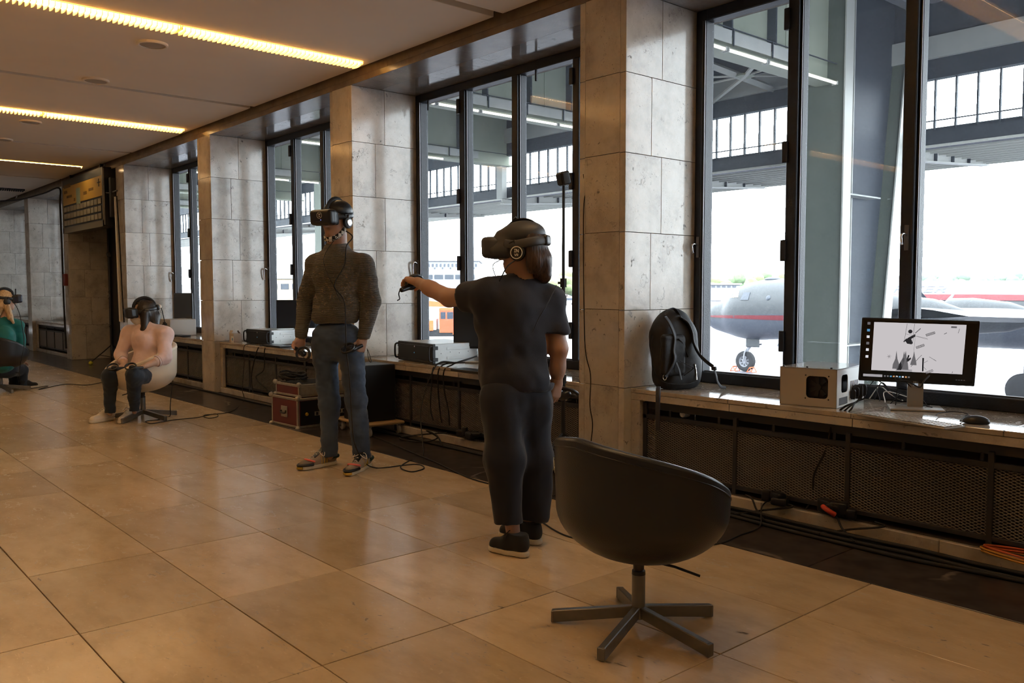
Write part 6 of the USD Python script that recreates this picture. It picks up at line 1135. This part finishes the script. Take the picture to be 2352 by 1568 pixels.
# --- the tall black box on a wooden dolly
dc = onz(848, 990); dc[2] = 0; dl = thing('dolly', 'plywood dolly on castors under the tall black box', 'dolly', dc); Md = frame(unit([1, -.06, 0]), np.cross(UPV, unit([1, -.06, 0])), UPV); B = lambda q: (q[0] @ Md.T + dc, q[1])
part('board', B(box(-.30, .30, -.19, .19, .088, .112, .008)), plain('plywood', (.38, .25, .12), .6), dl)
for sx_ in (-.25, .25):
    for sy_ in (-.14, .14):
        cs = part('castor', B(xf(lathe([(0, -.012), (.022, -.014), (.037, -.010), (.037, .010), (.022, .014), (0, .012)], 22), rotx(np.pi / 2), (sx_ + .015, sy_, .038))), plain('grey_castor', (.32, .31, .30), .4), dl, 40); part('castor_fork', B(cat(box(sx_ - .015, sx_ + .025, sy_ - .02, sy_ - .014, .03, .088), box(sx_ - .015, sx_ + .025, sy_ + .014, sy_ + .02, .03, .088), box(sx_ - .03, sx_ + .03, sy_ - .03, sy_ + .03, .083, .088))), M['chrome'], cs)
bx = thing('cleaning_cabinet', 'tall black cabinet lettered CLEANBOX standing on the plywood dolly', 'cabinet', dc + [0, 0, .113])
part('cabinet_body', B(box(-.16, .185, -.165, .165, .113, .60, .008)), M['black'], bx); part('white_line', B(box(.105, .109, -.167, -.165, .15, .57)), M['print_white'], bx)
z = .585
for ch in 'CLEANBOX':
    if ch == 'A': v_, f_ = cat(xf(box(-.0028, .0028, 0, .0012, 0, .034), None), box(0, 0.001, 0, .0012, 0, .001)); poly = [(-.0145, 0), (-.0095, 0), (0, .026), (.0095, 0), (.0145, 0), (.0028, .034), (-.0028, .034)]; m = prism(poly, .0012)
    elif ch == 'E': m = cat(*[prism(R4(-.012, y, .012, y + .006), .0012) for y in (0, .014, .028)])
    else: m = arr(meshkit.text_mesh(ch, .034, .0012)); m = (m[0] - [(m[0][:, 0].min() + m[0][:, 0].max()) / 2, 0, 0], m[1])
    part('letter', B(xf(m, frame([0, 0, -1], [1, 0, 0], [0, -1, 0]), (.128, -.1652, z - .02))), M['print_white'], bx); z -= .052
# --- departure board
bd = thing('departure_board', 'hanging departure board, yellow above rows of grey flap panels', 'departure board', (-15.3, 3.95, 2.22)); X0, X1 = -16.45, -14.06
part('board_case', box(X0, X1, 3.96, 4.16, 2.22, 3.12, .01), M['black'], bd); part('rear_case', box(-13.96, -13.86, 4.0, 4.25, 2.34, 2.95, .01), M['black'], bd); part('edge_strip', box(X1 - .01, X1 + .004, 3.95, 3.965, 2.24, 3.1), M['case_alu'], bd)
part('front_frame', cat(box(X0, X1, 3.945, 3.96, 2.22, 2.315), box(X0, X0 + .06, 3.945, 3.96, 2.22, 3.12), box(X1 - .05, X1, 3.945, 3.96, 2.22, 3.12)), plain('board_grey', (.17, .155, .12), .5), bd)
yel = part('yellow_panel', box(X0 + .06, X1 - .05, 3.95, 3.962, 2.69, 3.0), plain('board_yellow', (.42, .26, .045), .5), bd); part('top_strip', box(X0, X1, 3.947, 3.962, 3.0, 3.12), plain('board_slate', (.05, .055, .06), .5), bd)
part('pale_sheet', box(X0 + .9, X0 + 1.12, 3.944, 3.951, 2.66, 2.92), plain('pale_green_sheet', (.24, .32, .26), .6), yel)
for (a, b_, c_, hh_) in ((.14, .55, .84, .06), (.14, .36, .74, .05), (.30, .62, .65, .04), (1.32, 1.5, .62, .05), (1.62, 1.86, .66, .04), (.74, .82, .56, .05)): part('printed_block', box(X0 + a, X0 + b_, 3.946, 3.951, 2.22 + c_ * .9, 2.22 + c_ * .9 + hh_), plain('board_print', (.16, .09, .02), .6) if a == .14 and b_ == .55 else UsdShade.Material.Get(stage, LOOKS + 'board_print'), yel)
part('aircraft_mark', cat(box(X1 - .30, X1 - .14, 3.946, 3.951, 2.895, 2.91), xf(prism([(-.01, -.06), (.02, -.06), (.0, .06), (-.02, .06)], .004, frame([1, 0, 0], [0, 0, 1], [0, -1, 0])), t=(X1 - .22, 3.95, 2.90))), M['black'], yel)
fm_ = plain('flap_panel', (.26, .235, .17), .5)
for r_ in range(3):
    for c_ in range(11): x = X0 + .09 + c_ * .2; part('flap_panel', box(x, x + .165, 3.948, 3.955, 2.345 + .115 * r_, 2.345 + .115 * r_ + .085, .002), fm_, bd)
part('hanger', cat(box(X0 + .3, X0 + .34, 4.0, 4.04, 3.1, ZC), box(X1 - .34, X1 - .3, 4.0, 4.04, 3.1, ZC)), M['frame'], bd)
cable('grey cable looping from the ceiling to the pillar beside the departure board', [(-14.2, 4.03, 3.18), (-14.35, 3.98, 2.95), (-14.3, 3.97, 2.8), (-14.0, 4.0, 2.72), (-13.75, 4.06, 2.74)], .012, M['frame_edge'])
cable('black cable slung under the ceiling and down the pillar past the departure board', [ony(0, 462, 3.9), ony(45, 458, 3.95), ony(100, 444, 4.0), ony(136, 432, 4.03), ony(138, 470, 4.03), ony(142, 560, 4.03), ony(147, 700, 4.03), ony(152, 800, 4.03)], .016)
single('red_box', box(-16.9, -16.75, 4.02, 4.072, 1.32, 1.53, .006), plain('red_call_box', (.16, .022, .018), .5), 'small dark red box on the pillar below the departure board', 'call box')
part('box_button', lathe([(0, 0), (.02, 0), (.02, .01), (0, .012)], 12), M['black'], stage.GetPrimAtPath('/World/red_box')) if False else None
wp = ony(270, 600, 4.05); single('white_conduit', tube([ony(265, 452, 4.06), ony(277, 738, 4.06)], .022, 8), M['white'], 'white vertical conduit in the dark doorway beside the pillar', 'conduit', smooth=True)
cable('thin black cable hanging down the pillar behind the seated woman', [ony(268, 450, 4.05), ony(275, 560, 4.05), ony(281, 680, 4.05), ony(285, 740, 4.05)], .01)
# --- on the floor by the plinths
def lump(name, label, cat_, c, n, r, seed, mat=None):
    rr = np.random.default_rng(seed); t = thing(name, label, cat_, np.array([c[0], c[1], c[2]]))
    for k in range(n): part('plug', smoothed(xf(rbox(rr.uniform(.04, .09, 3) * [1, 1, .8], .010), rotz(rr.uniform(0, 3)), np.array(c) + [rr.uniform(-r, r), rr.uniform(-.02, .02), .035 + .03 * rr.random()]), 1), mat or M['black'], t, 40)
    return t
def lie(u, v, z=.07): return ony(u, v, 4.10)
pz = lambda u, v: np.array([ony(u, v, 4.115)[0], 4.115, .067])
lump('plug_adaptor', 'black plug adaptor and power strip on the plinth under the white computer', 'plug adaptor', np.array([-2.55, 4.12, .066]), 5, .07, 3)
lump('power_strip', 'black power strip with plugs on the plinth behind the red cable loop', 'power strip', np.array([-2.20, 4.12, .066]), 5, .09, 4)
lump('power_strip', 'black power strip with plugs on the plinth behind the legs of the woman in black', 'power strip', np.array([-5.25, 4.12, .066]), 6, .12, 5)
lump('plug_heap', 'black heap of plugs and an orange plug on the plinth beside the flight cases', 'plug heap', np.array([-8.05, 4.11, .066]), 6, .12, 6)
single('red_cable_cuff', tube(spline([ony(1890, 1163, 4.06), ony(1902, 1172, 4.03), ony(1918, 1182, 4.05)], 5), .013, 10), plain('red_cuff', (.50, .045, .02), .5), 'red flexible sleeve on a cable by the power strip', 'cable sleeve', smooth=True)
for k, (dz, dy) in enumerate(((.010, 4.04), (.010, 4.00), (.012, 4.07), (.030, 4.02), (.010, 3.955))):
    rr = np.random.default_rng(70 + k); X = np.linspace(-3.55, -.85, 10); cable(f'thick black cable on the floor along the plinth under the white computer, {["closest to the plinth but one", "middle one of five", "closest to the plinth", "uppermost, lying on the others", "farthest from the plinth"][k]}', [(x, dy + rr.uniform(-.012, .012) - (.10 * max(0, (-1.5 - x) * 0) if k != 4 else .04 * math.sin(2.2 * x)), dz) for x in X], .010)
for k, y in enumerate((4.04, 4.01)):
    rr = np.random.default_rng(80 + k); cable(f'thick black cable on the floor along the plinth behind the woman in black, {["closer to", "farther from"][k]} the plinth', [(x, y + rr.uniform(-.012, .012), .010) for x in np.linspace(-6.85, -3.6, 10)], .009)
cable('thick black cable on the floor along the plinth by the flight cases', [(x, 4.03 + .01 * math.sin(3 * x), .010) for x in np.linspace(-13.3, -7.0, 16)], .010)
for k in range(4): rr = np.random.default_rng(90 + k); x = -2.75 + .25 * k; cable(f'black lead hanging from the plinth to the floor, {["first from the plug adaptor", "second, crossing the first", "third, by the red sleeve", "fourth, beyond the red sleeve"][k]}', [(x, 4.13, .09), (x + .06, 4.10, .085), (x + .10 * (-1) ** k, 4.08, .04), (x + .16 * (-1) ** k, 4.03, .025), (x + .22 * (-1) ** k, 3.98, .012)], .0055)
for k, (mt, r_, dz) in enumerate(((plain('orange_lead', (.55, .10, .025), .5), .235, .0), (plain('amber_lead', (.55, .26, .03), .5), .25, -.012))):
    c = np.array([-1.24, 4.10, .085 + dz]); single('coiled_lead', tube(np.array([c + [r_ * (1 + .02 * j) * math.cos(a), .085 * math.sin(a), .012 * j + .006 * math.sin(2 * a)] for j in range(2) for a in np.linspace(0, 2 * np.pi, 26, endpoint=False)]), .0055, 7), mt, ['orange coiled lead on the plinth at the photo edge', 'amber coiled lead under the orange one on the plinth at the photo edge'][k], 'cable', smooth=True)
cable('black cable looping on the floor and plinth behind the man and the woman', [(-6.9, 3.95, .006), (-6.3, 3.86, .006), (-5.6, 3.72, .006), (-5.0, 3.6, .006), (-4.3, 3.45, .006), (-3.7, 3.55, .006)], .0045)
cable('black cable coiled loosely over the plinth behind the woman in black', [(-5.55, 4.12, .09), (-5.75, 4.08, .06), (-6.0, 3.98, .012), (-5.9, 3.93, .010), (-5.7, 3.97, .014), (-5.6, 4.06, .05), (-5.8, 4.09, .08), (-5.6, 4.05, .07), (-5.45, 4.0, .012)], .006)
for k, (u0, v0) in enumerate(((995, 838), (1008, 840), (1020, 843))): cable(f'black cable from the rack computer over the ledge edge behind the woman, {["first, nearest the rack", "second of the three", "third, with a lump on it"][k]}', [onz(1095, 818, .70), onz(1050, 832, .66), onz(u0 + 20, v0 - 6, .64), ony(u0, v0 + 8, 4.13), ony(u0 - 4 + 2 * k, v0 + 50, 4.11), ony(u0 - 6 + 8 * k, v0 + 100, 4.12), ony(u0 + 6 * k, 965 + 6 * k, 4.12)], .006)
for k, (u0, v0) in enumerate(((592, 797), (608, 798))): cable(f'black cable from the rack computer over the ledge behind the man, {["straight one", "looping one"][k]}', [onz(u0 + 16, v0 - 6, .63), ony(u0, v0 + 4, 4.13), ony(u0 - 12 + 10 * k, v0 + 50, 4.11), ony(u0 - 14 - 6 * k, 868, 4.11), ony(u0 - 10 + 24 * k, 900, 4.11), ony(u0 + 12 + 8 * k, 903, 4.12)], .006)
single('hand_wheel', tube([PX(1290, 888, 5.15) + .028 * RIGHT * math.cos(a) * .9 + .034 * UPV * math.sin(a) for a in np.linspace(0, 2 * np.pi, 24, endpoint=False)], .0075, 8, closed=True), M['black'], 'black ring hooked at the ledge edge beside the lowered hand', 'ring', smooth=True) if False else None
for x, lb in ((-3.26, 'below the backpack'), (-3.95 - .33, 'beside the lowered hand of the woman in black')):
    vv = thing('radiator_valve', f'pale round radiator valve above the grille {lb}', 'valve', (x, 4.25, .47)); part('valve_cap', xf(lathe([(0, -.04), (.022, -.04), (.024, 0), (.02, .012), (0, .014)], 18), rotx(np.pi / 2), (x, 4.22, .485)), M['white'], vv, 40); part('valve_stem', tube([(x, 4.25, .485), (x + .05, 4.27, .485), (x + .05, 4.28, .40)], .008, 8), M['chrome'], vv, True)
single('white_paper_flag', (prism([(0, 0), (.16, .02), (.16, .12)], .004, frame([1, 0, 0], [0, 0, 1], [0, -1, 0]), ony(36, 456, 3.99))), M['white'], 'small white triangular flag under the ceiling edge at the far end', 'paper flag')
